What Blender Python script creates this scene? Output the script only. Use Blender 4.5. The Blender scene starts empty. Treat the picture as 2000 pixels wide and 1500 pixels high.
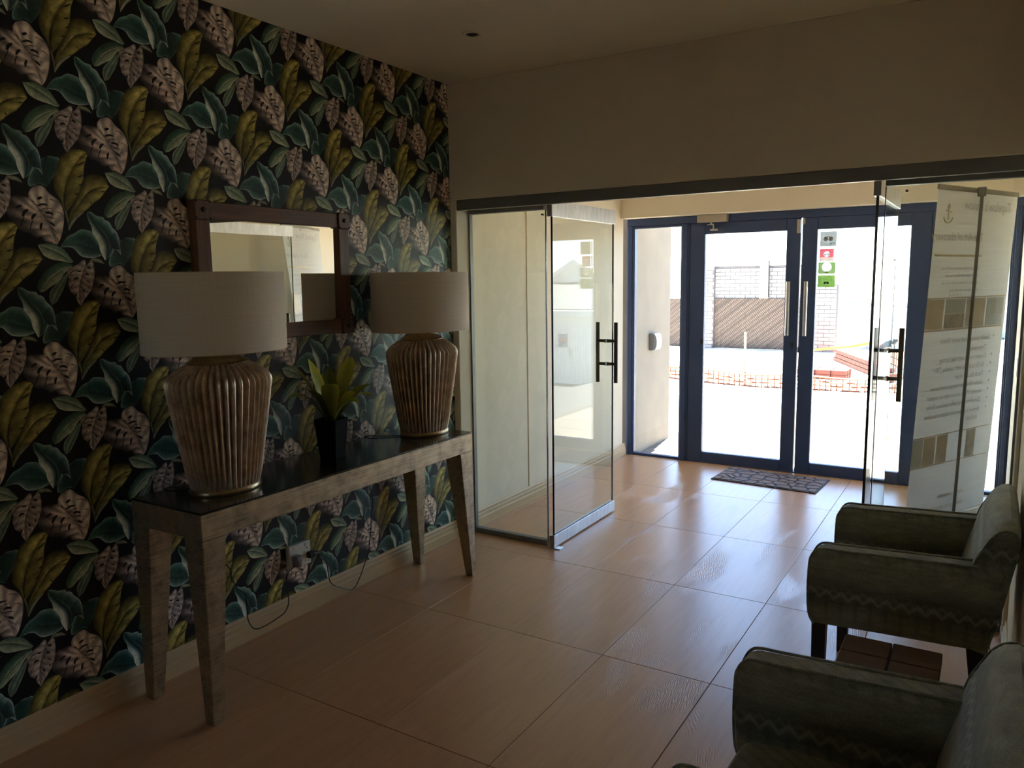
import bpy, bmesh, math, random
from math import sin, cos, pi, sqrt, radians
from mathutils import Vector, Matrix

random.seed(7)
SC = bpy.context.scene
COL = SC.collection

# ------------------------------------------------------------------ camera, world, sun, exposure
CAM_POS = (2.7659, 0.0, 1.6)
RIGHT = (0.8503099175810276, 0.52609469137193, -0.014050614706123385)
DOWN = (0.05867768706044556, -0.12130266522135086, -0.9908797063475633)
FWD = (-0.5230009303094809, 0.8417303838643766, -0.1340148789312096)
FPX = 1508.53
cam_data = bpy.data.cameras.new('camera')
cam_data.sensor_fit = 'HORIZONTAL'
cam_data.sensor_width = 36.0
cam_data.lens = FPX / 2000.0 * 36.0
cam_data.clip_start = 0.02
cam_data.clip_end = 400.0
cam = bpy.data.objects.new('camera', cam_data)
COL.objects.link(cam)
cam.matrix_world = Matrix(((RIGHT[0], -DOWN[0], -FWD[0], CAM_POS[0]),
                           (RIGHT[1], -DOWN[1], -FWD[1], CAM_POS[1]),
                           (RIGHT[2], -DOWN[2], -FWD[2], CAM_POS[2]),
                           (0, 0, 0, 1)))
SC.camera = cam

world = bpy.data.worlds.new('sky')
SC.world = world
world.use_nodes = True
wn = world.node_tree
wn.nodes.clear()
sky = wn.nodes.new('ShaderNodeTexSky')
sky.sky_type = 'NISHITA'
sky.sun_disc = False
sky.sun_elevation = radians(77)
sky.sun_rotation = radians(-27)
sky.altitude = 1800
sky.air_density = 1.0
sky.dust_density = 0.3
sky.ozone_density = 1.0
wb = wn.nodes.new('ShaderNodeBackground')
wb.inputs['Strength'].default_value = SKY_STRENGTH = 0.20
wo = wn.nodes.new('ShaderNodeOutputWorld')
wn.links.new(sky.outputs[0], wb.inputs['Color'])
wn.links.new(wb.outputs[0], wo.inputs['Surface'])

sun_data = bpy.data.lights.new('sun', 'SUN')
sun_data.energy = 13.0
sun_data.angle = radians(0.6)
sun_data.color = (1.0, 0.95, 0.87)
sun = bpy.data.objects.new('sun', sun_data)
COL.objects.link(sun)
sun.location = (-2, 9, 16)
sun.rotation_euler = Vector((0.03, -0.20, -1.0)).to_track_quat('-Z', 'Y').to_euler()

SC.view_settings.view_transform = 'Standard'
SC.view_settings.look = 'None'
SC.view_settings.gamma = 1.0
SC.view_settings.use_curve_mapping = False
SC.view_settings.exposure = 2.85
SC.cycles.use_denoising = True
SC.cycles.max_bounces = 14
SC.cycles.diffuse_bounces = 8
SC.cycles.glossy_bounces = 8
SC.cycles.transparent_max_bounces = 40
SC.cycles.sample_clamp_indirect = 12.0

# ------------------------------------------------------------------ helpers
LOC = {}


def px(u, v, ax, val):
    """the point where the photograph's pixel (u, v) meets the plane axis = val"""
    a, b = (u - 1000.0) / FPX, (v - 750.0) / FPX
    d = [RIGHT[i] * a + DOWN[i] * b + FWD[i] for i in range(3)]
    t = (val - CAM_POS[ax]) / d[ax]
    return Vector([CAM_POS[i] + d[i] * t for i in range(3)])


def srgb(r, g, b):
    f = lambda c: (c / 12.92 if c <= 0.04045 else ((c + 0.055) / 1.055) ** 2.4)
    return (f(r / 255.0), f(g / 255.0), f(b / 255.0))


class NT:
    """small wrapper that builds a material's nodes"""

    def __init__(self, name):
        self.m = bpy.data.materials.new(name)
        self.m.use_nodes = True
        self.n = self.m.node_tree.nodes
        self.l = self.m.node_tree.links
        self.bsdf = self.n['Principled BSDF']
        self.out = self.n['Material Output']

    def node(self, typ, **kw):
        nd = self.n.new(typ)
        for k, v in kw.items():
            setattr(nd, k, v)
        return nd

    def math(self, op, a, b=None, clamp=False):
        nd = self.node('ShaderNodeMath', operation=op, use_clamp=clamp)
        for i, x in enumerate((a, b)):
            if x is None:
                continue
            if isinstance(x, (int, float)):
                nd.inputs[i].default_value = x
            else:
                self.l.new(x, nd.inputs[i])
        return nd.outputs[0]

    def mix(self, fac, a, b, mode='MIX'):
        nd = self.node('ShaderNodeMixRGB', blend_type=mode)
        for i, x in enumerate((fac, a, b)):
            if isinstance(x, (int, float)):
                nd.inputs[i].default_value = x
            elif isinstance(x, tuple):
                nd.inputs[i].default_value = (*x[:3], 1)
            else:
                self.l.new(x, nd.inputs[i])
        return nd.outputs[0]

    def coords(self, kind='Object', scale=(1, 1, 1), rot=(0, 0, 0), offset=None):
        tc = self.node('ShaderNodeTexCoord')
        mp = self.node('ShaderNodeMapping')
        mp.inputs['Scale'].default_value = scale
        mp.inputs['Rotation'].default_value = rot
        self.l.new(tc.outputs[kind], mp.inputs['Vector'])
        if offset is not None:
            self.l.new(offset, mp.inputs['Location'])
        return mp.outputs[0]

    def noise(self, vec, scale, detail=4.0, rough=0.55, dist=0.0):
        nd = self.node('ShaderNodeTexNoise')
        nd.inputs['Scale'].default_value = scale
        nd.inputs['Detail'].default_value = detail
        nd.inputs['Roughness'].default_value = rough
        nd.inputs['Distortion'].default_value = dist
        self.l.new(vec, nd.inputs['Vector'])
        return nd.outputs[0]

    def ramp(self, fac, stops):
        nd = self.node('ShaderNodeValToRGB')
        el = nd.color_ramp.elements
        while len(el) > len(stops):
            el.remove(el[-1])
        while len(el) < len(stops):
            el.new(0.5)
        for e, (p, c) in zip(el, stops):
            e.position = p
            e.color = (*c[:3], 1)
        self.l.new(fac, nd.inputs[0])
        return nd.outputs[0]

    def bump(self, h, strength=0.3, dist=0.01):
        nd = self.node('ShaderNodeBump')
        nd.inputs['Strength'].default_value = strength
        nd.inputs['Distance'].default_value = dist
        self.l.new(h, nd.inputs['Height'])
        self.l.new(nd.outputs[0], self.bsdf.inputs['Normal'])
        return nd.outputs[0]

    def color(self, c):
        if isinstance(c, tuple):
            self.bsdf.inputs['Base Color'].default_value = (*c[:3], 1)
        else:
            self.l.new(c, self.bsdf.inputs['Base Color'])

    def set(self, **kw):
        for k, v in kw.items():
            self.bsdf.inputs[k.replace('_', ' ')].default_value = v


def mottled(name, c, rough=0.6, metal=0.0, var=0.12, scale=8.0, bump=0.0, bscale=60.0, spec=0.5, stretch=(1, 1, 1)):
    """a procedural material: one colour broken up by noise, with fine relief"""
    t = NT(name)
    v = t.coords('Object', stretch)
    n = t.noise(v, scale)
    dark = tuple(x * (1 - var) for x in c)
    lite = tuple(min(1, x * (1 + var)) for x in c)
    t.color(t.ramp(n, [(0.3, dark), (0.7, lite)]))
    t.set(Roughness=rough, Metallic=metal, Specular_IOR_Level=spec)
    if bump:
        t.bump(t.noise(v, bscale, 3), bump, 0.004)
    return t.m


class MB:
    """collects boxes, tubes and sheets; build() links them as ONE mesh object"""

    def __init__(self):
        self.v, self.f, self.mi = [], [], []

    def add(self, vs, fs, mi=0):
        o = len(self.v)
        self.v += [tuple(p) for p in vs]
        self.f += [tuple(i + o for i in f) for f in fs]
        self.mi += [mi] * len(fs)
        return self

    def box(self, x0, x1, y0, y1, z0, z1, mi=0):
        return self.hexa([(x0, y0, z0), (x1, y0, z0), (x1, y1, z0), (x0, y1, z0)],
                         [(x0, y0, z1), (x1, y0, z1), (x1, y1, z1), (x0, y1, z1)], mi)

    def hexa(self, lo, hi, mi=0):
        return self.add(list(lo) + list(hi), [(3, 2, 1, 0), (4, 5, 6, 7), (0, 1, 5, 4), (1, 2, 6, 5), (2, 3, 7, 6), (3, 0, 4, 7)], mi)

    def prism(self, poly, ax, a, b, mi=0):
        """closed polygon given in the two other axes (cyclic order), pushed from a to b along axis ax"""
        def mk(p, t):
            q = [0, 0, 0]
            o = [(1, 2), (0, 2), (0, 1)][ax]
            q[o[0]], q[o[1]], q[ax] = p[0], p[1], t
            return q
        n = len(poly)
        vs = [mk(p, a) for p in poly] + [mk(p, b) for p in poly]
        fs = [tuple(range(n - 1, -1, -1)), tuple(range(n, 2 * n))]
        fs += [(i, (i + 1) % n, n + (i + 1) % n, n + i) for i in range(n)]
        return self.add(vs, fs, mi)

    def tube(self, pts, r, n=8, mi=0, cap=True):
        pts = [Vector(p) for p in pts]
        rs = r if isinstance(r, (list, tuple)) else [r] * len(pts)
        vs, fs = [], []
        up = None
        for i, p in enumerate(pts):
            t = (pts[min(i + 1, len(pts) - 1)] - pts[max(i - 1, 0)]).normalized()
            if up is None:
                up = Vector((0, 0, 1)) if abs(t.z) < 0.9 else Vector((1, 0, 0))
            s = t.cross(up).normalized()
            up = s.cross(t).normalized()
            for k in range(n):
                a = 2 * pi * k / n
                vs.append(p + (s * cos(a) + up * sin(a)) * rs[i])
        for i in range(len(pts) - 1):
            for k in range(n):
                k2 = (k + 1) % n
                fs.append((i * n + k, i * n + k2, (i + 1) * n + k2, (i + 1) * n + k))
        if cap:
            fs.append(tuple(range(n - 1, -1, -1)))
            fs.append(tuple(range((len(pts) - 1) * n, len(pts) * n)))
        return self.add(vs, fs, mi)

    def lathe(self, prof, cx, cy, ratio=1.0, n=48, rib=None, mi=0, cap=True):
        """prof = (radius along y, z, rib depth); ratio squashes x"""
        vs, fs = [], []
        for pr in prof:
            r, z = pr[0], pr[1]
            d = pr[2] if len(pr) > 2 else 0.0
            for k in range(n):
                a = 2 * pi * k / n
                rr = r * (1 + (d * (abs(cos(a * rib / 2.0)) - 0.6) if rib else 0))
                vs.append((cx + rr * ratio * cos(a), cy + rr * sin(a), z))
        for i in range(len(prof) - 1):
            for k in range(n):
                k2 = (k + 1) % n
                fs.append((i * n + k, i * n + k2, (i + 1) * n + k2, (i + 1) * n + k))
        if cap:
            fs.append(tuple(range(n - 1, -1, -1)))
            fs.append(tuple(range((len(prof) - 1) * n, len(prof) * n)))
        return self.add(vs, fs, mi)

    def sheet(self, grid, mi=0):
        r, c = len(grid), len(grid[0])
        vs = [p for row in grid for p in row]
        fs = [(i * c + j, i * c + j + 1, (i + 1) * c + j + 1, (i + 1) * c + j) for i in range(r - 1) for j in range(c - 1)]
        return self.add(vs, fs, mi)

    def mesh(self, name, bevel=0.0, seg=1, smooth=False, weld=False, origin=(0, 0, 0)):
        me = bpy.data.meshes.new(name)
        ox, oy, oz = origin
        me.from_pydata([(x - ox, y - oy, z - oz) for x, y, z in self.v], [], self.f)
        me.polygons.foreach_set('material_index', self.mi)
        bm = bmesh.new()
        bm.from_mesh(me)
        if weld:
            bmesh.ops.remove_doubles(bm, verts=bm.verts, dist=1e-5)
        bmesh.ops.recalc_face_normals(bm, faces=bm.faces)
        if bevel:
            es = [e for e in bm.edges if len(e.link_faces) == 2 and e.calc_face_angle(0) > 0.5]
            bmesh.ops.bevel(bm, geom=es, offset=bevel, segments=seg, profile=0.5, affect='EDGES', clamp_overlap=True)
        if smooth:
            for f in bm.faces:
                f.smooth = True
            for e in bm.edges:
                if len(e.link_faces) == 2 and e.calc_face_angle(0) > 0.7:
                    e.smooth = False
        bm.to_mesh(me)
        bm.free()
        return me

    def build(self, name, mat, parent=None, bevel=0.0, seg=1, smooth=False, weld=False, origin=None):
        xs, ys, zs = zip(*self.v)
        if origin is None:
            origin = ((min(xs) + max(xs)) / 2, (min(ys) + max(ys)) / 2, min(zs))
        me = self.mesh(name, bevel, seg, smooth, weld, origin)
        for m in (mat if isinstance(mat, (list, tuple)) else [mat]):
            me.materials.append(m)
        return link(name, me, parent, origin)


def link(name, me, parent=None, loc=(0, 0, 0)):
    o = bpy.data.objects.new(name, me)
    COL.objects.link(o)
    LOC[o.name] = Vector(loc)
    if parent is not None:
        o.parent = parent
        o.location = Vector(loc) - LOC[parent.name]
    else:
        o.location = loc
    return o


def empty(name, loc):
    o = bpy.data.objects.new(name, None)
    COL.objects.link(o)
    o.location = loc
    o.empty_display_size = 0.05
    LOC[o.name] = Vector(loc)
    return o


def tag(o, label=None, cat=None, group=None, kind=None):
    if label:
        o['label'] = label
    if cat:
        o['category'] = cat
    if group:
        o['group'] = group
    if kind:
        o['kind'] = kind
    return o


def struct(o, label=None):
    o['kind'] = 'structure'
    if label:
        o['label'] = label
    return o


def copy_tree(o, parent=None):
    c = o.copy()
    COL.objects.link(c)
    LOC[c.name] = LOC[o.name].copy()
    if parent is not None:
        c.parent = parent
    for ch in list(o.children):
        copy_tree(ch, c)
    return c


def spline(pts, n):
    """Catmull-Rom through pts (any dimension), resampled evenly by parameter to n points"""
    out = []
    m = len(pts) - 1
    for k in range(n):
        t = k * m / (n - 1)
        i = min(int(t), m - 1)
        t -= i
        p0, p1, p2, p3 = pts[max(i - 1, 0)], pts[i], pts[i + 1], pts[min(i + 2, m)]
        out.append(tuple(0.5 * ((2 * b) + (c - a) * t + (2 * a - 5 * b + 4 * c - d) * t * t + (3 * b - a - 3 * c + d) * t ** 3)
                         for a, b, c, d in zip(p0, p1, p2, p3)))
    return out


def lettering(name, lines, mat, parent, place, thick=0.002):
    """lines = (text, s, t, height, shear); place(s, t) -> world point; one mesh of flat letters, seen from both sides"""
    vs, fs = [], []
    for text, s, t, h, shear in lines:
        cu = bpy.data.curves.new('t', 'FONT')
        cu.body = text
        cu.size = h
        cu.shear = shear
        cu.resolution_u = 2
        tmp = bpy.data.objects.new('t', cu)
        COL.objects.link(tmp)
        dg = bpy.context.evaluated_depsgraph_get()
        me = bpy.data.meshes.new_from_object(tmp.evaluated_get(dg))
        base = len(vs)
        n = len(me.vertices)
        for side in (-0.5, 0.5):
            for v in me.vertices:
                vs.append(place(s + v.co.x, t + v.co.y, side * thick))
        for p in me.polygons:
            q = list(p.vertices)
            fs.append(tuple(base + i for i in q))
            fs.append(tuple(base + n + i for i in reversed(q)))
        bpy.data.objects.remove(tmp)
        bpy.data.meshes.remove(me)
        bpy.data.curves.remove(cu)
    mb = MB()
    mb.add(vs, fs)
    xs, ys, zs = zip(*mb.v)
    origin = (min(xs), min(ys), min(zs))
    me = bpy.data.meshes.new(name)
    me.from_pydata([(x - origin[0], y - origin[1], z - origin[2]) for x, y, z in mb.v], [], mb.f)
    me.materials.append(mat)
    return link(name, me, parent, origin)

# ------------------------------------------------------------------ materials
M = {}


def paint(name, c, bump=0.05):
    return mottled(name, c, rough=0.75, var=0.03, scale=2.5, bump=bump, bscale=220, spec=0.3)


M['cream'] = paint('cream_paint', (0.78, 0.70, 0.56))
M['ceil'] = paint('ceiling_paint', (0.86, 0.80, 0.66))
M['outwall'] = mottled('outside_plaster', (0.25, 0.212, 0.166), rough=0.85, var=0.08, scale=5, bump=0.25, bscale=90, spec=0.2)
M['skirt'] = mottled('tan_skirting', (0.56, 0.40, 0.22), rough=0.5, var=0.06, scale=5, stretch=(1, 0.15, 6))
M['navy'] = mottled('navy_powder_coat', (0.034, 0.062, 0.155), rough=0.42, var=0.06, scale=20)
M['steel'] = mottled('brushed_steel', (0.55, 0.53, 0.50), rough=0.3, metal=1.0, var=0.08, scale=14, stretch=(20, 20, 1))
M['alu'] = mottled('satin_aluminium', (0.62, 0.63, 0.64), rough=0.38, metal=0.85, var=0.14, scale=9, stretch=(1, 3, 1))
M['dark_alu'] = mottled('grey_track_metal', (0.20, 0.20, 0.19), rough=0.5, metal=0.4, var=0.06, scale=9)
M['bronze'] = mottled('dark_bronze_handle', (0.085, 0.072, 0.058), rough=0.38, metal=0.75, var=0.1, scale=20)
M['black'] = mottled('black_plastic', (0.012, 0.012, 0.013), rough=0.45, var=0.1)
M['white_plastic'] = mottled('white_plastic', (0.80, 0.77, 0.70), rough=0.4, var=0.03)
M['grey_plastic'] = mottled('grey_plastic', (0.30, 0.30, 0.31), rough=0.4, var=0.05)
M['closer'] = mottled('champagne_metal', (0.42, 0.37, 0.30), rough=0.4, metal=0.3, var=0.05)


def glass_material(name, tint):
    """thin pane: each face lets light straight through and mirrors a Fresnel share of it"""
    t = NT(name)
    geo = t.node('ShaderNodeNewGeometry')
    dot = t.node('ShaderNodeVectorMath', operation='DOT_PRODUCT')
    t.l.new(geo.outputs['Normal'], dot.inputs[0])
    t.l.new(geo.outputs['Incoming'], dot.inputs[1])
    c = t.math('ABSOLUTE', dot.outputs['Value'])
    f = t.math('ADD', t.math('MULTIPLY', t.math('POWER', t.math('SUBTRACT', 1.0, c, True), 5.0), 0.95), 0.045)
    tr = t.node('ShaderNodeBsdfTransparent')
    tr.inputs['Color'].default_value = (*tint, 1)
    gl = t.node('ShaderNodeBsdfGlossy')
    gl.inputs['Roughness'].default_value = 0.0
    mx = t.node('ShaderNodeMixShader')
    t.l.new(f, mx.inputs[0])
    t.l.new(tr.outputs[0], mx.inputs[1])
    t.l.new(gl.outputs[0], mx.inputs[2])
    t.n.remove(t.bsdf)
    t.l.new(mx.outputs[0], t.out.inputs['Surface'])
    return t.m


M['glass'] = glass_material('clear_glass', (0.94, 0.972, 0.948))
M['door_glass'] = glass_material('door_glass', (0.975, 0.985, 0.975))
M['glass_edge'] = mottled('glass_edge', (0.02, 0.035, 0.03), rough=0.2)
t = NT('mirror_silver')
t.color(t.ramp(t.noise(t.coords(), 2.0), [(0.3, (0.86, 0.88, 0.84)), (0.7, (0.88, 0.90, 0.86))]))
t.set(Metallic=1.0, Roughness=0.0)
M['mirror'] = t.m


def floor_tile_material():
    t = NT('tan_woodgrain_tile')
    oi = t.node('ShaderNodeObjectInfo')
    off = t.node('ShaderNodeCombineXYZ')
    r = oi.outputs['Random']
    t.l.new(t.math('MULTIPLY', r, 17.0), off.inputs[0])
    t.l.new(t.math('MULTIPLY', r, 9.0), off.inputs[1])
    grain = t.coords('Object', (9, 0.9, 1), offset=off.outputs[0])
    n1 = t.noise(grain, 3.0, 6, 0.6, 0.4)
    n2 = t.noise(t.coords('Object', (60, 2.2, 1), offset=off.outputs[0]), 2.0, 3)
    base = t.ramp(t.math('ADD', t.math('MULTIPLY', n1, 0.6), t.math('MULTIPLY', n2, 0.4)),
                  [(0.32, (0.47, 0.25, 0.115)), (0.5, (0.52, 0.285, 0.135)), (0.68, (0.57, 0.32, 0.158))])
    tone = t.math('ADD', t.math('MULTIPLY', r, 0.10), 0.95)
    nd = t.node('ShaderNodeCombineColor')
    for i in range(3):
        t.l.new(tone, nd.inputs[i])
    t.color(t.mix(1.0, base, nd.outputs[0], 'MULTIPLY'))
    # pressed wood figure: rings that show only in patches
    wv = t.node('ShaderNodeTexWave', wave_type='RINGS', rings_direction='Z')
    wv.inputs['Scale'].default_value = 9.0
    wv.inputs['Distortion'].default_value = 7.0
    wv.inputs['Detail'].default_value = 2.0
    wv.inputs['Detail Scale'].default_value = 1.2
    t.l.new(t.coords('Object', (5.0, 1.5, 1), offset=off.outputs[0]), wv.inputs['Vector'])
    patch = t.ramp(t.noise(t.coords('Object', (5, 1.6, 1), offset=off.outputs[0]), 1.0, 1), [(0.54, (0, 0, 0)), (0.66, (1, 1, 1))])
    h = t.math('MULTIPLY', wv.outputs['Fac'], patch)
    h = t.math('ADD', t.math('MULTIPLY', h, 0.8), t.math('MULTIPLY', n2, 0.25))
    t.bump(h, 0.22, 0.004)
    t.set(Roughness=0.29, Specular_IOR_Level=0.75)
    return t.m


M['tile'] = floor_tile_material()
M['grout'] = mottled('brown_grout', (0.06, 0.04, 0.026), rough=0.9)


def wood(name, c1, c2, rough=0.45, axis='y', scale=4.0):
    t = NT(name)
    st = {'x': (0.6, 9, 9), 'y': (9, 0.6, 9), 'z': (9, 9, 0.6)}[axis]
    n = t.noise(t.coords('Object', st), scale, 6, 0.6, 0.6)
    t.color(t.ramp(n, [(0.3, c1), (0.7, c2)]))
    t.set(Roughness=rough)
    t.bump(n, 0.15, 0.003)
    return t.m


M['mirror_wood_y'] = wood('red_brown_wood', (0.085, 0.038, 0.020), (0.20, 0.092, 0.050), 0.4, 'y')
M['mirror_wood_z'] = wood('red_brown_wood_upright', (0.085, 0.038, 0.020), (0.20, 0.092, 0.050), 0.4, 'z')
M['stool_wood'] = wood('dark_stained_plank', (0.022, 0.008, 0.006), (0.10, 0.034, 0.020), 0.5, 'x', 3.0)
M['leg_wood'] = wood('black_stained_wood', (0.008, 0.006, 0.006), (0.018, 0.013, 0.012), 0.35, 'z')
M['iron'] = mottled('dark_iron_stud', (0.05, 0.035, 0.03), rough=0.35, metal=0.9)

# console table: metal leaf rubbed over dark wood
def leaf_metal(name, dark=(0.07, 0.052, 0.036), lite=(0.62, 0.49, 0.32), stretch=(6, 1.2, 40), rough=0.38, metal=0.7):
    t = NT(name)
    n1 = t.noise(t.coords('Object', stretch), 6.0, 8, 0.7, 0.2)
    n2 = t.noise(t.coords('Object', (1, 1, 1)), 16.0, 6, 0.65)
    f = t.math('ADD', t.math('MULTIPLY', n1, 0.55), t.math('MULTIPLY', n2, 0.45))
    t.color(t.ramp(f, [(0.33, dark), (0.47, tuple(0.6 * x for x in lite)), (0.66, lite)]))
    t.set(Roughness=rough, Metallic=metal)
    t.bump(f, 0.25, 0.003)
    return t.m


M['leaf_metal'] = leaf_metal('rubbed_metal_leaf')
M['table_top'] = leaf_metal('dark_polished_top', (0.010, 0.008, 0.006), (0.050, 0.042, 0.032), (3, 3, 3), 0.16, 0.2)


def lamp_metal():
    t = NT('aged_copper_leaf')
    v = t.coords('Object')
    n = t.noise(v, 22.0, 6, 0.65)
    n2 = t.noise(t.coords('Object', (1, 1, 0.2)), 60.0, 4, 0.6)
    f = t.math('ADD', t.math('MULTIPLY', n, 0.6), t.math('MULTIPLY', n2, 0.4))
    t.color(t.ramp(f, [(0.32, (0.30, 0.20, 0.13)), (0.5, (0.62, 0.48, 0.35)), (0.68, (0.82, 0.73, 0.62))]))
    t.set(Roughness=0.40, Metallic=0.72)
    t.bump(f, 0.18, 0.003)
    return t.m


M['copper'] = lamp_metal()
M['collar'] = mottled('aged_brass_collar', (0.34, 0.24, 0.13), rough=0.3, metal=0.9, var=0.3, scale=20)


def linen():
    t = NT('beige_linen_shade')
    a = t.noise(t.coords('Object', (3, 3, 260)), 2.0, 4, 0.6)
    b = t.noise(t.coords('Object', (160, 160, 3)), 2.0, 3, 0.6)
    f = t.math('ADD', t.math('MULTIPLY', a, 0.65), t.math('MULTIPLY', b, 0.35))
    t.color(t.ramp(f, [(0.3, (0.60, 0.53, 0.44)), (0.7, (0.74, 0.66, 0.56))]))
    t.set(Roughness=0.9, Specular_IOR_Level=0.15)
    t.bump(f, 0.12, 0.002)
    return t.m


M['linen'] = linen()


def upholstery():
    t = NT('green_woven_zigzag_fabric')
    tc = t.node('ShaderNodeTexCoord')
    sep = t.node('ShaderNodeSeparateXYZ')
    t.l.new(tc.outputs['Object'], sep.inputs[0])
    geo = t.node('ShaderNodeNewGeometry')
    wp = t.node('ShaderNodeSeparateXYZ')
    t.l.new(geo.outputs['Position'], wp.inputs[0])
    run = t.math('ADD', wp.outputs[0], wp.outputs[1])
    z = wp.outputs[2]
    weave = t.noise(t.coords('Object', (240, 240, 90)), 1.6, 3, 0.7)
    cloud = t.noise(t.coords('Object', (8, 8, 30)), 1.5, 4, 0.6)
    f = t.math('ADD', t.math('MULTIPLY', weave, 0.55), t.math('MULTIPLY', cloud, 0.45))
    base = t.ramp(f, [(0.3, (0.10, 0.102, 0.064)), (0.52, (0.28, 0.28, 0.185)), (0.72, (0.52, 0.52, 0.36))])
    tri = t.math('ABSOLUTE', t.math('SUBTRACT', t.math('FRACT', t.math('MULTIPLY', run, 21.0)), 0.5))
    zz = t.math('ADD', t.math('MULTIPLY', z, 1.0), t.math('MULTIPLY', tri, 0.05))
    # bands repeat up the cloth; a light zigzag sits on a dark band
    band = t.math('FRACT', t.math('MULTIPLY', z, 4.35))
    darkband = t.ramp(band, [(0.0, (0.55, 0.55, 0.55)), (0.22, (0.5, 0.5, 0.5)), (0.45, (1.0, 1.0, 1.0)), (0.8, (1.05, 1.02, 1.0)), (1.0, (0.6, 0.6, 0.6))])
    line = t.math('ABSOLUTE', t.math('SUBTRACT', t.math('FRACT', t.math('MULTIPLY', zz, 4.35)), 0.16))
    zig = t.ramp(line, [(0.0, (1, 1, 1)), (0.05, (0, 0, 0))])
    c = t.mix(1.0, base, darkband, 'MULTIPLY')
    # flame-like streaks hang below the zigzag, a mirrored fainter zigzag closes the diamonds
    zz2 = t.math('SUBTRACT', z, t.math('MULTIPLY', tri, 0.05))
    line2 = t.math('ABSOLUTE', t.math('SUBTRACT', t.math('FRACT', t.math('MULTIPLY', zz2, 4.35)), 0.10))
    zig2 = t.ramp(line2, [(0.0, (1, 1, 1)), (0.045, (0, 0, 0))])
    fl = t.ramp(t.math('FRACT', t.math('MULTIPLY', zz, 4.35)), [(0.0, (0.9, 0.9, 0.9)), (0.12, (0, 0, 0)), (0.62, (0, 0, 0)), (0.78, (0.5, 0.5, 0.5)), (1.0, (1, 1, 1))])
    comb = t.ramp(tri, [(0.05, (1, 1, 1)), (0.22, (0, 0, 0))])
    c = t.mix(t.math('MULTIPLY', t.math('MULTIPLY', fl, comb), 0.45), c, (0.06, 0.065, 0.045))
    c = t.mix(t.math('MULTIPLY', zig2, 0.30), c, (0.36, 0.37, 0.26))
    c = t.mix(t.math('MULTIPLY', zig, 0.5), c, (0.48, 0.49, 0.36))
    t.color(c)
    t.set(Roughness=0.85, Specular_IOR_Level=0.25, Sheen_Weight=0.3, Sheen_Roughness=0.5)
    t.bump(t.math('ADD', f, t.math('MULTIPLY', zig, 0.3)), 0.45, 0.004)
    return t.m


M['cloth'] = upholstery()
M['pot'] = mottled('black_square_pot', (0.012, 0.011, 0.010), rough=0.8, var=0.1, spec=0.06)


def plant_leaf():
    t = NT('artificial_green_leaf')
    at = t.node('ShaderNodeVertexColor', layer_name='Col')
    n = t.noise(t.coords('Object'), 30.0, 4)
    t.color(t.mix(0.35, at.outputs[0], t.ramp(n, [(0.3, (0.12, 0.16, 0.02)), (0.7, (0.50, 0.52, 0.08))]), 'OVERLAY'))
    t.set(Roughness=0.4)
    return t.m


M['plant'] = plant_leaf()


def wallpaper_print():
    t = NT('leaf_print_wallpaper')
    at = t.node('ShaderNodeVertexColor', layer_name='Col')
    n = t.noise(t.coords('Object'), 55.0, 5, 0.65)
    n2 = t.noise(t.coords('Object', (1, 1, 1)), 14.0, 3, 0.5)
    f = t.math('ADD', t.math('MULTIPLY', n, 0.6), t.math('MULTIPLY', n2, 0.4))
    k = t.ramp(f, [(0.3, (0.42, 0.42, 0.42)), (0.5, (0.98, 0.98, 0.98)), (0.7, (1.5, 1.5, 1.5))])
    t.color(t.mix(1.0, at.outputs[0], k, 'MULTIPLY'))
    t.set(Roughness=0.38, Specular_IOR_Level=0.4)
    return t.m


M['print'] = wallpaper_print()
M['paper_ground'] = mottled('near_black_wallpaper_ground', (0.0085, 0.0075, 0.011), rough=0.42, var=0.3, scale=30, spec=0.35)
M['mat_rubber'] = mottled('brown_rubber_mat', (0.20, 0.158, 0.142), rough=0.8, var=0.18, scale=60, bump=0.3, bscale=260, spec=0.2)
M['mat_edge'] = mottled('black_rubber', (0.016, 0.013, 0.013), rough=0.7)
# ------------------------------------------------------------------ room shell
CEIL = 2.735
XL, XR, XF2 = -0.018, 2.90, 2.92
YP0, YP1 = 3.81, 3.985          # wall with the wide opening
YD = 6.44                       # plane of the entrance doors
YB = -3.4

mb = MB()
mb.box(XL - 0.2, XL, YB, 6.36, -0.02, CEIL + 0.02)
wall_left = struct(mb.build('wall_left', M['cream']))
mb = MB()
mb.box(XR, XR + 0.2, YB, YP1, -0.02, CEIL + 0.02)
mb.box(XF2, XR + 0.2, YP1, 6.60, -0.02, CEIL + 0.02)
wall_right = struct(mb.build('wall_right', M['cream']))
mb = MB()
RWX0, RWX1, RWZ0, RWZ1 = 0.30, 1.00, 1.25, 1.95  # opening for an added window, out of view, that lets in fill light
mb.box(XL - 0.2, XR + 0.2, YB - 0.2, YB, -0.02, RWZ0)
mb.box(XL - 0.2, XR + 0.2, YB - 0.2, YB, RWZ1, CEIL + 0.02)
mb.box(XL - 0.2, RWX0, YB - 0.2, YB, RWZ0, RWZ1)
mb.box(RWX1, XR + 0.2, YB - 0.2, YB, RWZ0, RWZ1)
struct(mb.build('wall_rear', M['cream']))
rw = struct(empty('window_5', (1.4, YB - 0.1, RWZ0)))  # added unseen window, put here to brighten the dim room
mb = MB()
mb.box(RWX0, RWX1, YB - 0.103, YB - 0.097, RWZ0, RWZ1)
mb.build('glass_pane', M['door_glass'], rw)
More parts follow.
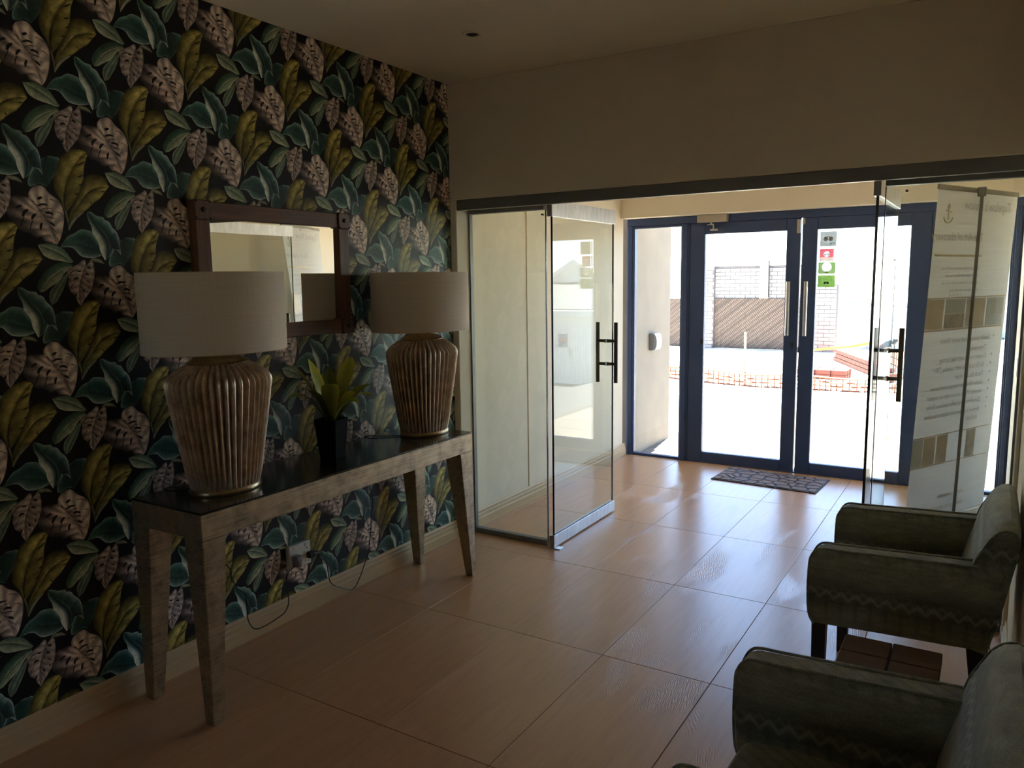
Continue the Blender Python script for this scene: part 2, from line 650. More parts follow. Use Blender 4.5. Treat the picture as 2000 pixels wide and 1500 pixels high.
for x0, x1, z0, z1 in ((RWX0, RWX0 + .05, RWZ0, RWZ1), (RWX1 - .05, RWX1, RWZ0, RWZ1), (RWX0, RWX1, RWZ0, RWZ0 + .05), (RWX0, RWX1, RWZ1 - .05, RWZ1), (0.63, 0.67, RWZ0, RWZ1)):
    mb = MB()
    mb.box(x0, x1, YB - 0.13, YB - 0.07, z0, z1)
    mb.build('window_frame', M['navy'], rw)
mb = MB()
mb.box(XL - 0.5, XR + 0.5, YB - 0.3, 7.25, CEIL, CEIL + 0.35)  # slab runs past the doors as an unseen eave, lengthened to block sun
ceiling = struct(mb.build('ceiling', M['ceil']))
# partition wall above and beside the wide opening
mb = MB()
mb.box(XL, XR, YP0, YP1, 2.071, CEIL)
mb.box(XL, 0.024, YP0, YP1, 0, 2.071)
mb.box(2.884, XR, YP0, YP1, 0, 2.071)
struct(mb.build('wall_front', M['cream'], bevel=0.004))
# bulkhead over the entrance doors
mb = MB()
mb.box(XL, XF2, 6.30, 6.62, 2.110, CEIL)
struct(mb.build('wall_back', M['cream']))
# outside pillar wall beyond the left sidelight
mb = MB()
mb.box(-0.32, -0.02, 6.48, 7.56, -0.16, 3.1)
wall_outside = struct(mb.build('wall_outside', M['outwall'], bevel=0.006))

# skirtings with a stepped profile
def skirting(name, pts):
    """pts: profile (distance from wall, z); run along y"""
    return pts


PROF = [(0, 0), (0.018, 0), (0.018, 0.055), (0.013, 0.060), (0.013, 0.082), (0.009, 0.087), (0.009, 0.102), (0.004, 0.112), (0, 0.112)]
for nm, sgn, x, y0, y1 in (('baseboard_left', 1, XL, YB, YP0), ('baseboard_right', -1, XR, YB, YP0),
                           ('baseboard_left_lobby', 1, XL, YP1, 6.40), ('baseboard_right_lobby', -1, XF2, YP1, 6.40)):
    mb = MB()
    mb.prism([(x + sgn * d, z) for d, z in PROF], 1, y0, y1)
    struct(mb.build(nm, M['skirt']))
# upright joint strip on the lobby's left wall
mb = MB()
mb.box(XL, XL + 0.004, 4.690, 4.70, 0.112, CEIL)
struct(mb.build('trim_1', M['skirt']))

# floor: grout bed and single tiles
mb = MB()
mb.box(XL, XF2, YB, 6.50, -0.06, -0.0025)
floor = struct(mb.build('floor', M['grout']))
TX = [0.0215 + 0.47 * k for k in range(-1, 7)]
TY = [1.966 + 0.8835 * k for k in range(-7, 6)]
cache = {}
for i in range(len(TX) - 1 + 1):
    x0 = TX[i]
    x1 = x0 + 0.47
    a, b = max(x0, XL), min(x1, XR)
    if b - a < 0.012:
        continue
    for j in range(len(TY)):
        y0 = TY[j]
        c, d = max(y0, YB), min(y0 + 0.8835, 6.44)
        if d - c < 0.012:
            continue
        g = 0.0011
        w, l = round(b - a - 2 * g, 4), round(d - c - 2 * g, 4)
        if (w, l) not in cache:
            mb = MB()
            mb.box(-w / 2, w / 2, -l / 2, l / 2, -0.012, 0.0)
            cache[(w, l)] = mb.mesh('tile', bevel=0.0012)
            cache[(w, l)].materials.append(M['tile'])
        link('tile', cache[(w, l)], floor, ((a + b) / 2, (c + d) / 2, 0.0))

# ------------------------------------------------------------------ wallpaper on the left wall
WP_LEAVES = [
    ('td', [[178,142],[158,150],[130,139],[119,144],[123,169],[142,201],[159,223],[173,237]], [[184,146],[180,162],[178,178],[178,194],[179,211],[182,224],[185,234],[187,244]], [[188,154],[207,180],[229,213],[234,230],[229,245],[212,246],[198,247],[188,245]]),
    ('l1', [[234,61],[223,96],[206,130],[205,166],[215,201],[230,239],[254,265],[284,280],[311,284],[332,275]], [[236,58],[231,98],[240,142],[254,181],[271,211],[288,235],[307,257],[317,266],[325,271],[333,274]], [[238,60],[260,85],[282,119],[302,152],[310,184],[315,218],[320,236],[325,250],[331,263],[333,274]]),
    ('l2', [[241,25],[250,57],[260,78],[277,111],[295,144],[305,173],[323,194],[353,202],[381,198],[396,184],[402,163]], [[242,24],[256,51],[268,69],[281,86],[298,107],[317,130],[337,145],[357,154],[373,158],[389,161],[402,163]], [[243,23],[264,44],[276,52],[289,59],[312,73],[337,97],[362,114],[379,133],[390,147],[397,156],[402,161]]),
    ('st', [[232,64],[235,48],[240,25],[241,2]], [[236,65],[239,49],[242,27],[242,1]], [[241,66],[243,49],[245,29],[243,1]]),
    ('pc', [[240,0],[248,23],[260,41],[276,55],[294,64]], [[242,-1],[252,20],[265,37],[280,51],[298,64]], [[243,-2],[258,19],[271,36],[284,48],[302,64]]),
    ('tb', [[93,178],[65,170],[39,170],[19,175],[6,188],[-5,201],[-21,206],[-38,205],[-52,205]], [[94,192],[75,201],[59,208],[43,211],[28,217],[9,221],[-10,219],[-32,213],[-51,206]], [[88,204],[85,225],[72,248],[64,263],[43,269],[23,269],[3,255],[-23,243],[-50,208]]),
    ('ta', [[54,332],[53,324],[55,305],[65,281],[67,259],[78,240],[87,222],[89,201],[96,181],[105,162]], [[54,333],[63,320],[72,301],[84,284],[97,267],[111,249],[121,229],[124,210],[120,187],[111,164]], [[56,334],[70,332],[89,320],[112,317],[117,307],[132,302],[144,281],[162,256],[142,201],[117,168]]),
    ('tr', [[125,239],[130,224],[139,207],[155,195],[170,181]], [[144,259],[149,240],[156,223],[163,204],[170,181]], [[155,267],[164,253],[167,231],[168,205],[171,182]]),
    ('tt', [[145,201],[154,199],[162,190],[169,182]], [[147,202],[157,199],[165,190],[170,182]], [[151,203],[162,200],[168,191],[171,182]]),
    ('pa', [[-127,210],[-121,195],[-111,176],[-91,164],[-68,159],[-44,155],[-19,150]], [[-127,210],[-114,205],[-94,199],[-68,187],[-48,176],[-31,164],[-15,152]], [[-127,211],[-104,216],[-81,215],[-60,208],[-42,199],[-26,178],[-10,154]]),
    ('pb', [[-15,145],[-38,153],[-66,149],[-94,134],[-116,115],[-136,87],[-143,64],[-135,51]], [[-16,141],[-33,135],[-56,126],[-78,112],[-96,98],[-111,81],[-123,66],[-134,50]], [[-18,134],[-34,126],[-51,108],[-68,87],[-90,72],[-105,63],[-118,53],[-133,50]]),
    ('pd', [[-35,116],[-58,98],[-78,77],[-99,53],[-105,31],[-100,7]], [[-35,113],[-51,92],[-69,68],[-81,48],[-91,26],[-99,6]], [[-34,110],[-43,85],[-55,59],[-67,39],[-82,16],[-98,6]]),
    ('pc', [[52,164],[61,156],[80,153],[101,148]], [[54,166],[68,162],[84,158],[101,149]], [[55,168],[73,168],[90,163],[101,149]]),
    ('ml', [[138,76],[121,99],[103,104],[83,105],[65,101],[58,90],[54,72],[45,55],[45,36],[57,20],[70,4],[81,-11],[92,-14],[111,-17],[128,-34],[147,-27],[154,-43],[172,-50],[195,-54]], [[138,74],[140,71],[143,68],[146,62],[150,57],[153,53],[157,48],[161,42],[165,36],[168,29],[172,23],[175,16],[178,9],[180,2],[183,-7],[186,-15],[189,-24],[192,-38],[195,-54]], [[138,74],[140,71],[143,68],[146,62],[150,57],[153,53],[157,48],[161,42],[165,36],[168,29],[172,23],[175,16],[178,9],[180,2],[183,-7],[186,-15],[189,-24],[192,-38],[195,-54]]),
    ('mr', [[138,74],[145,64],[153,53],[161,42],[168,29],[175,16],[180,2],[186,-15],[190,-31],[195,-54]], [[132,90],[152,78],[168,66],[181,51],[189,35],[193,19],[196,0],[199,-17],[198,-33],[196,-54]], [[118,99],[117,116],[135,138],[166,143],[188,119],[217,97],[230,61],[226,20],[214,-25],[196,-54]]),
    ('sl', [[26,163],[7,149],[-14,137],[-35,125],[-36,108],[-31,96],[-36,80],[-33,59],[-28,46],[-16,36],[-12,21],[-7,10],[0,0]], [[29,160],[32,150],[27,137],[22,125],[18,115],[13,103],[9,93],[4,80],[1,64],[0,48],[-2,32],[-3,17],[0,0]], [[31,160],[33,150],[28,136],[23,125],[19,115],[14,103],[9,93],[5,80],[1,64],[0,48],[-2,32],[-2,17],[1,0]]),
    ('sr', [[27,137],[22,125],[14,103],[5,80],[1,64],[0,48],[-2,32],[1,0]], [[44,152],[41,129],[34,106],[25,86],[19,67],[14,47],[9,28],[1,0]], [[53,163],[60,153],[62,127],[60,98],[52,72],[42,50],[23,28],[1,0]]),
]
WP_SLITS = [
    ([[72,62],[83,70],[93,73]], 7),
    ([[92,36],[98,51],[112,62]], 9),
    ([[120,28],[126,40],[136,48]], 8),
    ([[146,-5],[148,9],[153,19]], 7),
    ([[80,2],[90,23],[97,36]], 3),
    ([[112,-7],[117,13],[125,27]], 3),
    ([[144,98],[152,102],[161,106]], 8),
    ([[143,75],[159,82],[178,80]], 6),
    ([[165,53],[180,55],[193,49]], 7),
    ([[179,22],[187,17],[195,10]], 7),
    ([[151,63],[169,69],[190,69]], 2),
    ([[169,36],[184,40],[201,34]], 2),
    ([[184,101],[199,98],[217,87]], 2),
    ([[200,60],[214,57],[226,47]], 2),
    ([[-1,124],[5,121],[13,122]], 5),
    ([[-15,92],[-7,97],[4,96]], 7),
    ([[-29,109],[-19,120],[-3,125]], 3),
    ([[36,135],[43,135],[49,131]], 6),
    ([[26,112],[33,112],[40,106]], 6),
    ([[13,58],[16,52],[19,46]], 5),
    ([[-15,31],[-12,37],[-10,44]], 6),
    ([[29,87],[37,85],[44,75]], 3),
    ([[35,67],[37,61],[37,54]], 3),
    ([[-29,60],[-24,70],[-13,81]], 2),
    ([[291,225],[304,232],[319,243]], 4),
    ([[288,186],[299,189],[310,194]], 4),
    ([[291,158],[298,159],[305,163]], 4),
    ([[273,124],[280,125],[287,129]], 4),
    ([[326,103],[330,98],[334,95]], 3),
    ([[372,142],[380,143],[386,144]], 3),
    ([[236,65],[236,98],[242,136],[253,164]], 3),
    ([[298,107],[317,129],[337,143],[359,153]], 2.5),
]

GAIN = 2.6
ROWS = {'ml': 30, 'mr': 26, 'l1': 24, 'l2': 22, 'ta': 22, 'tb': 20, 'sl': 24, 'sr': 20}


KIND_CONTRAST = {'td': (1.3, 60), 'tb': (1.35, 62), 'ta': (1.3, 66), 'tr': (1.25, 66), 'l1': (1.2, 88), 'l2': (1.2, 88), 'ml': (1.22, 105), 'mr': (1.2, 112), 'sl': (1.2, 108), 'sr': (1.2, 92), 'pb': (1.2, 76), 'pa': (1.15, 84)}
KIND_GAIN = {'td': (1.4, .42), 'tb': (1.5, .42), 'ta': (1.45, .38), 'tr': (1.45, .38), 'pa': (1.15, .1), 'pb': (1.2, .1), 'pd': (1.3, .1), 'l1': (.88, .34), 'l2': (.88, .34), 'ml': (1.0, .4), 'mr': (1.0, .4), 'sl': (1.0, .4), 'sr': (1.0, .4)}


def lerp(a, b, t):
    return tuple(x + (y - x) * t for x, y in zip(a, b))


def stops(ss, s):
    for (a, ca), (b, cb) in zip(ss, ss[1:]):
        if s <= b:
            return lerp(ca, cb, max(0, min(1, (s - a) / (b - a))))
    return ss[-1][1]


def print_colour(k, t, s):
    e = abs(s)
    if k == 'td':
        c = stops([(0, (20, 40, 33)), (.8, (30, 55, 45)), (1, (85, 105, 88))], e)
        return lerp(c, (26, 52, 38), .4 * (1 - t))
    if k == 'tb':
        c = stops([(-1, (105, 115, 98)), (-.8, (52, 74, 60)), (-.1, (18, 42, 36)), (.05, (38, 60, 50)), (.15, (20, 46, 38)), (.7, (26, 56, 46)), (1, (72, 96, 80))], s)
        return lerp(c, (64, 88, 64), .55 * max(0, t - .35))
    if k == 'ta':
        lo = stops([(-1, (132, 130, 108)), (-.55, (112, 114, 94)), (-.25, (40, 60, 52)), (0, (14, 30, 27)), (.06, (70, 84, 70)), (.15, (18, 38, 33)), (.6, (36, 60, 52)), (1, (92, 108, 92))], s)
        hi = stops([(-1, (62, 84, 64)), (-.6, (34, 58, 44)), (0, (16, 36, 30)), (.4, (42, 66, 50)), (1, (80, 100, 76))], s)
        return lerp(hi, lo, max(0, min(1, (t - .18) / .3)))
    if k == 'tr':
        return stops([(-1, (16, 34, 30)), (0, (28, 50, 44)), (.6, (50, 74, 64)), (1, (108, 118, 100))], s)
    if k == 'tt':
        return stops([(-1, (84, 92, 78)), (0, (128, 126, 106)), (1, (110, 112, 94))], s)
    if k == 'pa':
        return stops([(-1, (128, 130, 108)), (-.5, (104, 110, 92)), (-.08, (62, 76, 62)), (0, (40, 54, 44)), (.1, (112, 116, 96)), (.5, (78, 92, 76)), (1, (60, 78, 64))], s)
    if k == 'pb':
        c = stops([(-1, (34, 54, 42)), (-.5, (44, 62, 50)), (-.1, (72, 84, 68)), (0, (124, 124, 104)), (.1, (50, 62, 50)), (.3, (88, 96, 78)), (1, (118, 120, 100))], s)
        return lerp(c, (40, 66, 50), .5 * max(0, t - .5))
    if k == 'pd':
        return stops([(0, (84, 98, 82)), (.12, (30, 46, 40)), (.6, (44, 60, 50)), (1, (90, 100, 84))], e)
    if k == 'pc':
        return stops([(-1, (60, 62, 48)), (0, (116, 114, 92)), (1, (84, 84, 64))], s)
    if k == 'st':
        return stops([(0, (104, 98, 60)), (1, (44, 42, 22))], e)
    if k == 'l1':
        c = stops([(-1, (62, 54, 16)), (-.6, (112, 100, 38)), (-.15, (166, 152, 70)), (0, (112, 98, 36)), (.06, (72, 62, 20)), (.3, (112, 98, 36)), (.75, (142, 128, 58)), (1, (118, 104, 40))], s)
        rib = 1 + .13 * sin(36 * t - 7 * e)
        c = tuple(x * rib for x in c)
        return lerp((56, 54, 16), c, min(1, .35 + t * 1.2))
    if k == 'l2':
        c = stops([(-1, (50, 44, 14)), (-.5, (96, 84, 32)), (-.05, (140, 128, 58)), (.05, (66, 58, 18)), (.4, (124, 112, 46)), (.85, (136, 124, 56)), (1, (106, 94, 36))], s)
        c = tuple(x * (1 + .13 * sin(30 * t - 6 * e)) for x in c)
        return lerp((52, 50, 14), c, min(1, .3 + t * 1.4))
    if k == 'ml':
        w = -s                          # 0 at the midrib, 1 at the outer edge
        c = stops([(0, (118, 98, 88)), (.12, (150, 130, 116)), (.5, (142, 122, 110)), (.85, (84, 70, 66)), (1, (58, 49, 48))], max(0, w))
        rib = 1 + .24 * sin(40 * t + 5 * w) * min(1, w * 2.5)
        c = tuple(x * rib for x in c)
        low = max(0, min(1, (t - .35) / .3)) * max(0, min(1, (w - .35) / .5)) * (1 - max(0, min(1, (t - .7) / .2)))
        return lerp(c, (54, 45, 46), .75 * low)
    if k == 'mr':
        c = stops([(-1, (82, 68, 62)), (-.7, (112, 95, 86)), (-.1, (140, 122, 108)), (.5, (154, 136, 120)), (.9, (146, 127, 113)), (1, (112, 96, 88))], s)
        c = tuple(x * (1 + .19 * sin(40 * t - 5 * s)) for x in c)
        return lerp(c, (120, 100, 92), .3 * max(0, t - .6))
    if k == 'sl':
        w = (1 - s) / 2
        c = stops([(0, (150, 132, 120)), (.1, (132, 114, 104)), (.7, (138, 120, 108)), (1, (100, 84, 78))], w)
        return tuple(x * (1 + .17 * sin(52 * t + 6 * w)) for x in c)
    if k == 'sr':
        c = stops([(-1, (70, 58, 54)), (-.6, (98, 83, 78)), (.2, (112, 96, 88)), (.8, (132, 115, 105)), (1, (96, 82, 76))], s)
        return tuple(x * (1 + .20 * sin(46 * t - 6 * s)) for x in c)
    return (100, 100, 100)


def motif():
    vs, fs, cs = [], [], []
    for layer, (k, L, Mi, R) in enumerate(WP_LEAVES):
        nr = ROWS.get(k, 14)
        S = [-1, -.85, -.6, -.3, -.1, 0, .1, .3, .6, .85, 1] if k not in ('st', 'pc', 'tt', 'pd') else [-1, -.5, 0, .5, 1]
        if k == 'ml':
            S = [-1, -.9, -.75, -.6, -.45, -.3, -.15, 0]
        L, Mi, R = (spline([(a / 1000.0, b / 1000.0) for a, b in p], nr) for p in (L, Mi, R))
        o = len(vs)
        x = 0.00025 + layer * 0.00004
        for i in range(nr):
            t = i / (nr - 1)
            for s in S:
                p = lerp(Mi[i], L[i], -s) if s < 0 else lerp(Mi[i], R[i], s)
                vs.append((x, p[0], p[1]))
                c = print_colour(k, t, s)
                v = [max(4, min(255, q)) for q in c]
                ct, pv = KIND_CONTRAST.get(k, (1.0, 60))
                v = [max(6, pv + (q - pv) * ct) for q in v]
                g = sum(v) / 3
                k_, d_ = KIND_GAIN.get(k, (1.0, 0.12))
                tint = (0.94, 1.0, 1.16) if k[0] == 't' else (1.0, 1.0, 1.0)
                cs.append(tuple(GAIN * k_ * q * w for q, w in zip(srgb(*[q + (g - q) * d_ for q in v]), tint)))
        n = len(S)
        fs += [(o + i * n + j, o + i * n + j + 1, o + (i + 1) * n + j + 1, o + (i + 1) * n + j) for i in range(nr - 1) for j in range(n - 1)]
    x = 0.00025 + 20 * 0.00004
    for pts, w in WP_SLITS:
        n = 9
        P = spline([(a / 1000.0, b / 1000.0) for a, b in pts], n)
        o = len(vs)
        for i, p in enumerate(P):
            q0, q1 = P[max(i - 1, 0)], P[min(i + 1, n - 1)]
            dx, dy = q1[0] - q0[0], q1[1] - q0[1]
            d = sqrt(dx * dx + dy * dy) or 1
            h = w * 0.0006 * sin(pi * (0.06 + 0.9 * i / (n - 1))) ** 0.7
            for sg in (-1, 1):
                vs.append((x, p[0] - dy / d * h * sg, p[1] + dx / d * h * sg))
                cs.append((0.012, 0.010, 0.010))
        fs += [(o + 2 * i, o + 2 * i + 1, o + 2 * i + 3, o + 2 * i + 2) for i in range(n - 1)]
    return vs, fs, cs


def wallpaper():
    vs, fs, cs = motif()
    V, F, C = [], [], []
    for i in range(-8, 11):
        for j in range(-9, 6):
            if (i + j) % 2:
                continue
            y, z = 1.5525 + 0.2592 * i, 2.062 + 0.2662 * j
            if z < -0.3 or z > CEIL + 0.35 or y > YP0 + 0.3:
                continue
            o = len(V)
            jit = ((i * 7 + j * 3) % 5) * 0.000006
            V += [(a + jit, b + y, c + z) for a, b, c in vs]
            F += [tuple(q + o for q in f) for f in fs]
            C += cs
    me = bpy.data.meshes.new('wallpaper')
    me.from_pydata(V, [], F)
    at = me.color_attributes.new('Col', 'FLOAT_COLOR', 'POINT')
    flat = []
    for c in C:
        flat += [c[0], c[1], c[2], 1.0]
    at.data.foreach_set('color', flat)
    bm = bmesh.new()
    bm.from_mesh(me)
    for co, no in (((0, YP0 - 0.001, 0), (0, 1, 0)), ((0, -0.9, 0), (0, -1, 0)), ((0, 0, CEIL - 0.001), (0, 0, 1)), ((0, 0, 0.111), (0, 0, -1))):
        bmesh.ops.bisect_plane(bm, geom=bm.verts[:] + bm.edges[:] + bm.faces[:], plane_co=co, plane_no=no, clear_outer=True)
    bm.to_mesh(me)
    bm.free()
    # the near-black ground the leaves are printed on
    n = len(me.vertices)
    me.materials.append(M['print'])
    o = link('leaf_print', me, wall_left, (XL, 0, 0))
    o['label'] = 'tropical leaf print in mauve, teal and lime'
    g = MB()
    g.box(XL, XL + 0.00015, YB, YP0 - 0.001, 0.10, CEIL - 0.001)
    g.build('wallpaper_ground', M['paper_ground'], wall_left)


wallpaper()

# ------------------------------------------------------------------ glass partition
mb = MB()
mb.box(0.024, 2.884, 3.815, 3.85, 2.010, 2.071)
track = struct(mb.build('trim_2', M['dark_alu'], bevel=0.003))
mb = MB()
mb.box(0.024, 2.884, 3.8505, 3.984, 2.046, 2.071)
mb.build('track_soffit', M['cream'], track)  # metal underside coloured pale, standing in for light thrown up from the floor

for k, (x0, x1) in enumerate(((0.026, 0.556), (2.325, 2.882))):
    w = struct(empty('window_%d' % (k + 1), ((x0 + x1) / 2, 3.95, 0)))
    mb = MB()
    mb.box(x0 + 0.004, x1, 3.945, 3.955, 0.012, 2.03)
    p = mb.build('glass_pane', [M['glass']], w)
    mb = MB()
    mb.box(x0, x1 - 0.002, 3.925, 3.975, 1.994, 2.045)
    mb.build('top_channel', M['dark_alu'], w, bevel=0.002)
    mb = MB()
    mb.box(x0, x1 - 0.002, 3.930, 3.970, 0.0, 0.032)
    mb.build('bottom_channel', M['dark_alu'], w, bevel=0.003)
    mb = MB()
    e = x0 if k == 0 else x1
    mb.box(e - 0.001, e + 0.008, 3.935, 3.965, 0.03, 1.995) if k == 0 else mb.box(e - 0.008, e + 0.001, 3.935, 3.965, 0.03, 1.995)
    mb.build('edge_channel', M['dark_alu'], w)
    mb = MB()
    e = x1 if k == 0 else x0
    mb.box(e - 0.002, e + 0.002, 3.944, 3.956, 0.032, 1.994)
    mb.build('glass_edge', M['glass_edge'], w)
    mb = MB()
    sx = x1 - 0.022 if k == 0 else x0 + 0.085
    mb.tube([(sx, 3.941, 1.968), (sx, 3.959, 1.968)], 0.006, 10)
    mb.build('screw', M['bronze'], w)


M['glass_end'] = mottled('pale_glass_edge', (0.22, 0.27, 0.25), rough=0.2)


def glass_door(n, x, hy, handle_y, hinge_side):
    d = struct(empty('door_%d' % n, (x, 3.93, 0)))
    mb = MB()
    mb.box(x - 0.005, x + 0.005, 3.925, 4.762, 0.04, 1.985)
    mb.build('glass_pane', M['glass'], d)
    for e in (3.9235, 4.7620):
        mb = MB()
        mb.box(x - 0.006, x + 0.006, e, e + 0.0015, 0.078, 1.952)
        mb.build('glass_edge', M['glass_edge' if e < 4 else 'glass_end'], d)
    for nm, z0, z1 in (('top_rail', 1.951, 2.040), ('bottom_rail', 0.008, 0.078)):
        mb = MB()
        y1 = 4.772
        gz = z0 + 0.03 if z0 < 1 else z1 - 0.03
        oz, iz = (z0, z1) if z0 < 1 else (z1, z0)
        mb.prism([(x - .015, oz), (x + .015, oz), (x + .015, iz), (x + .0062, iz), (x + .0062, gz), (x - .0062, gz), (x - .0062, iz), (x - .015, iz)], 1, 3.905, y1)
        o = mb.build(nm, M['alu'], d, bevel=0.0012)
        mb = MB()
        mb.box(x - 0.0150, x + 0.0150, 3.898, 3.905, z0, z1)
        mb.build('end_cap', M['dark_alu'], o)
    mb = MB()
    mb.box(x - 0.02, x + 0.055, 3.895, 3.945, 0.0, 0.006)
    mb.build('floor_pivot', M['steel'], d, bevel=0.001)
    for s in (-1, 1):
        mb = MB()
        bx = x + s * 0.0655
        mb.tube([(bx, handle_y, 0.912), (bx, handle_y, 1.312)], 0.0135, 14)
        for z in (1.036, 1.189):
            mb.tube([(x + s * 0.0055, handle_y, z), (bx, handle_y, z)], 0.0105, 12)
            mb.tube([(x + s * 0.0052, handle_y, z), (x + s * 0.012, handle_y, z)], 0.0135, 12)
        mb.build('pull_handle', M['bronze'], d, smooth=True)
    return d


glass_door(1, 0.608, 3.925, 4.67, 1)
glass_door(2, 2.295, 3.925, 4.63, -1)

# strike plate on the lobby's right wall
mb = MB()
mb.box(2.9165, 2.9205, 5.70, 5.98, 0.955, 1.075)
sp = mb.build('lock_plate', M['steel'], None, bevel=0.001)
tag(sp, 'steel strike plate on the bright lobby wall strip at the right edge', 'lock plate')
mb = MB()
mb.box(2.9155, 2.9168, 5.76, 5.92, 0.965, 1.060)
mb.build('slot', M['black'], sp)

# ------------------------------------------------------------------ entrance doors in navy frames
FY0, FY1 = YD, YD + 0.075
frame = struct(empty('trim_3', (1.43, YD, 0)))


def fbar(nm, x0, x1, z0, z1, par, y0=FY0, y1=FY1, mat='navy', bevel=0.004):
    mb = MB()
    mb.box(x0, x1, y0, y1, z0, z1)
    return mb.build(nm, M[mat], par, bevel=bevel)


fbar('frame_head', XL, XF2, 2.048, 2.110, frame)
for x0, x1 in ((XL, 0.045), (0.483, 0.553), (2.362, 2.430), (2.862, XF2)):
    fbar('frame_upright', x0, x1, 0.0, 2.048, frame)
    fbar('frame_rib', x0 + 0.012, x1 - 0.012, 0.0, 2.048, frame, FY0 - 0.012, FY0 + 0.002)
fbar('threshold', XL, XF2, -0.02, 0.006, frame, FY0 + 0.004, FY1 + 0.03, 'navy', 0.002)
for k, (x0, x1) in enumerate(((0.045, 0.483), (2.430, 2.862))):
    w = struct(empty('window_%d' % (k + 3), ((x0 + x1) / 2, YD, 0)))
    mb = MB()
    mb.box(x0 - 0.005, x1 + 0.005, FY0 + 0.034, FY0 + 0.040, 0.008, 2.04)
    mb.build('glass_pane', M['door_glass'], w)
    fbar('glazing_bead', x0, x1, 2.026, 2.048, w, FY0 + 0.01, FY1 - 0.01)
    fbar('glazing_bead', x0, x1, 0.006, 0.020, w, FY0 + 0.01, FY1 - 0.01)
    fbar('glazing_bead', x0, x0 + 0.008, 0.020, 2.026, w, FY0 + 0.01, FY1 - 0.01)
    fbar('glazing_bead', x1 - 0.008, x1, 0.020, 2.026, w, FY0 + 0.01, FY1 - 0.01)


def entrance_leaf(n, x0, x1, g0, g1, hx):
    d = struct(empty('door_%d' % n, ((x0 + x1) / 2, YD, 0)))
    y0, y1 = FY0 + 0.008, FY0 + 0.056
    fbar('door_stile', x0, g0, 0.005, 2.0485, d, y0, y1)
    fbar('door_stile', g1, x1, 0.005, 2.0485, d, y0, y1)
    fbar('door_rail', g0, g1, 1.953, 2.0485, d, y0, y1)
    fbar('door_rail', g0, g1, 0.005, 0.093, d, y0, y1)
    mb = MB()
    mb.box(g0 - 0.006, g1 + 0.006, y0 + 0.020, y0 + 0.026, 0.088, 1.958)
    mb.build('glass_pane', M['door_glass'], d)
    for s, yy in ((-1, y0), (1, y1)):
        mb = MB()
        by = yy + s * 0.045
        mb.tube([(hx, by, 1.125), (hx, by, 1.553)], 0.016, 16)
        for z in (1.20, 1.478):
            mb.tube([(hx, yy, z), (hx, by, z)], 0.008, 10)
        mb.build('pull_handle', M['steel'], d, smooth=True)
    return d


d1 = entrance_leaf(3, 0.5535, 1.4515, 0.686, 1.345, 1.379)
d2 = entrance_leaf(4, 1.4635, 2.3615, 1.577, 2.226, 1.512)
# small fittings
mb = MB()
mb.box(1.424, 1.4505, FY0 - 0.010, FY0 + 0.009, 1.928, 2.038)
mb.build('bolt_keeper', M['closer'], d1, bevel=0.004, seg=2)
mb = MB()
mb.box(1.4645, 1.486, FY0 - 0.006, FY0 + 0.009, 1.995, 2.043)
mb.build('bolt_keeper', M['closer'], d2, bevel=0.003)
mb = MB()
mb.tube([(1.412, FY0 - 0.004, 1.055), (1.412, FY0 + 0.012, 1.055)], 0.014, 14)
mb.box(1.408, 1.416, FY0 - 0.003, FY0 + 0.010, 1.020, 1.050)
mb.build('lock_cylinder', M['bronze'], d1)
mb = MB()
mb.tube([(1.4575, FY0 + 0.03, 0.985), (1.4575, FY0 + 0.03, 1.03)], 0.005, 8)
mb.build('latch', M['bronze'], d1)
for z in (1.055,):
    mb = MB()
    mb.box(0.664, 0.690, FY0 - 0.006, FY0 + 0.02, z - 0.022, z + 0.022)
    mb.build('stop_block', M['black'], d1, bevel=0.003)
    mb = MB()
    mb.box(2.330, 2.372, FY0 - 0.010, FY0 + 0.02, 1.285, 1.335)
    mb.build('hinge', M['navy'], d2, bevel=0.003)
# overhead closer on the left leaf
cl = tag(empty('door_closer', (0.76, 6.42, 2.046)), 'beige box-shaped door closer on the head of the navy left door', 'door closer')
mb = MB()
mb.box(0.636, 0.884, 6.375, 6.442, 2.046, 2.110)
mb.build('housing', M['closer'], cl, bevel=0.004, seg=2)
mb = MB()
mb.tube([(0.745, 6.412, 2.047), (0.745, 6.412, 2.030)], 0.008, 10)
mb.box(0.715, 0.772, 6.402, 6.418, 2.024, 2.032)
mb.tube([(0.765, 6.412, 2.028), (0.765, 6.425, 1.990)], 0.007, 8)
mb.box(0.735, 0.800, 6.418, 6.448, 1.978, 1.992)
mb.build('arm', M['steel'], cl)

# ------------------------------------------------------------------ four stickers on the glass of the right leaf
GY = FY0 + 0.028            # inner glass face


def film(name, c, rough=0.6, var=0.03):
    """printed translucent film"""
    t = NT(name)
    col = t.ramp(t.noise(t.coords(), 20.0), [(0.3, tuple(x * (1 - var) for x in c)), (0.7, tuple(x * (1 + var) for x in c))])
    t.color(col)
    t.set(Roughness=rough)
    tl = t.node('ShaderNodeBsdfTranslucent')
    t.l.new(col, tl.inputs['Color'])
    mx = t.node('ShaderNodeMixShader')
    mx.inputs[0].default_value = 0.8
    t.l.new(t.bsdf.outputs[0], mx.inputs[1])
    t.l.new(tl.outputs[0], mx.inputs[2])
    t.l.new(mx.outputs[0], t.out.inputs['Surface'])
    return t.m


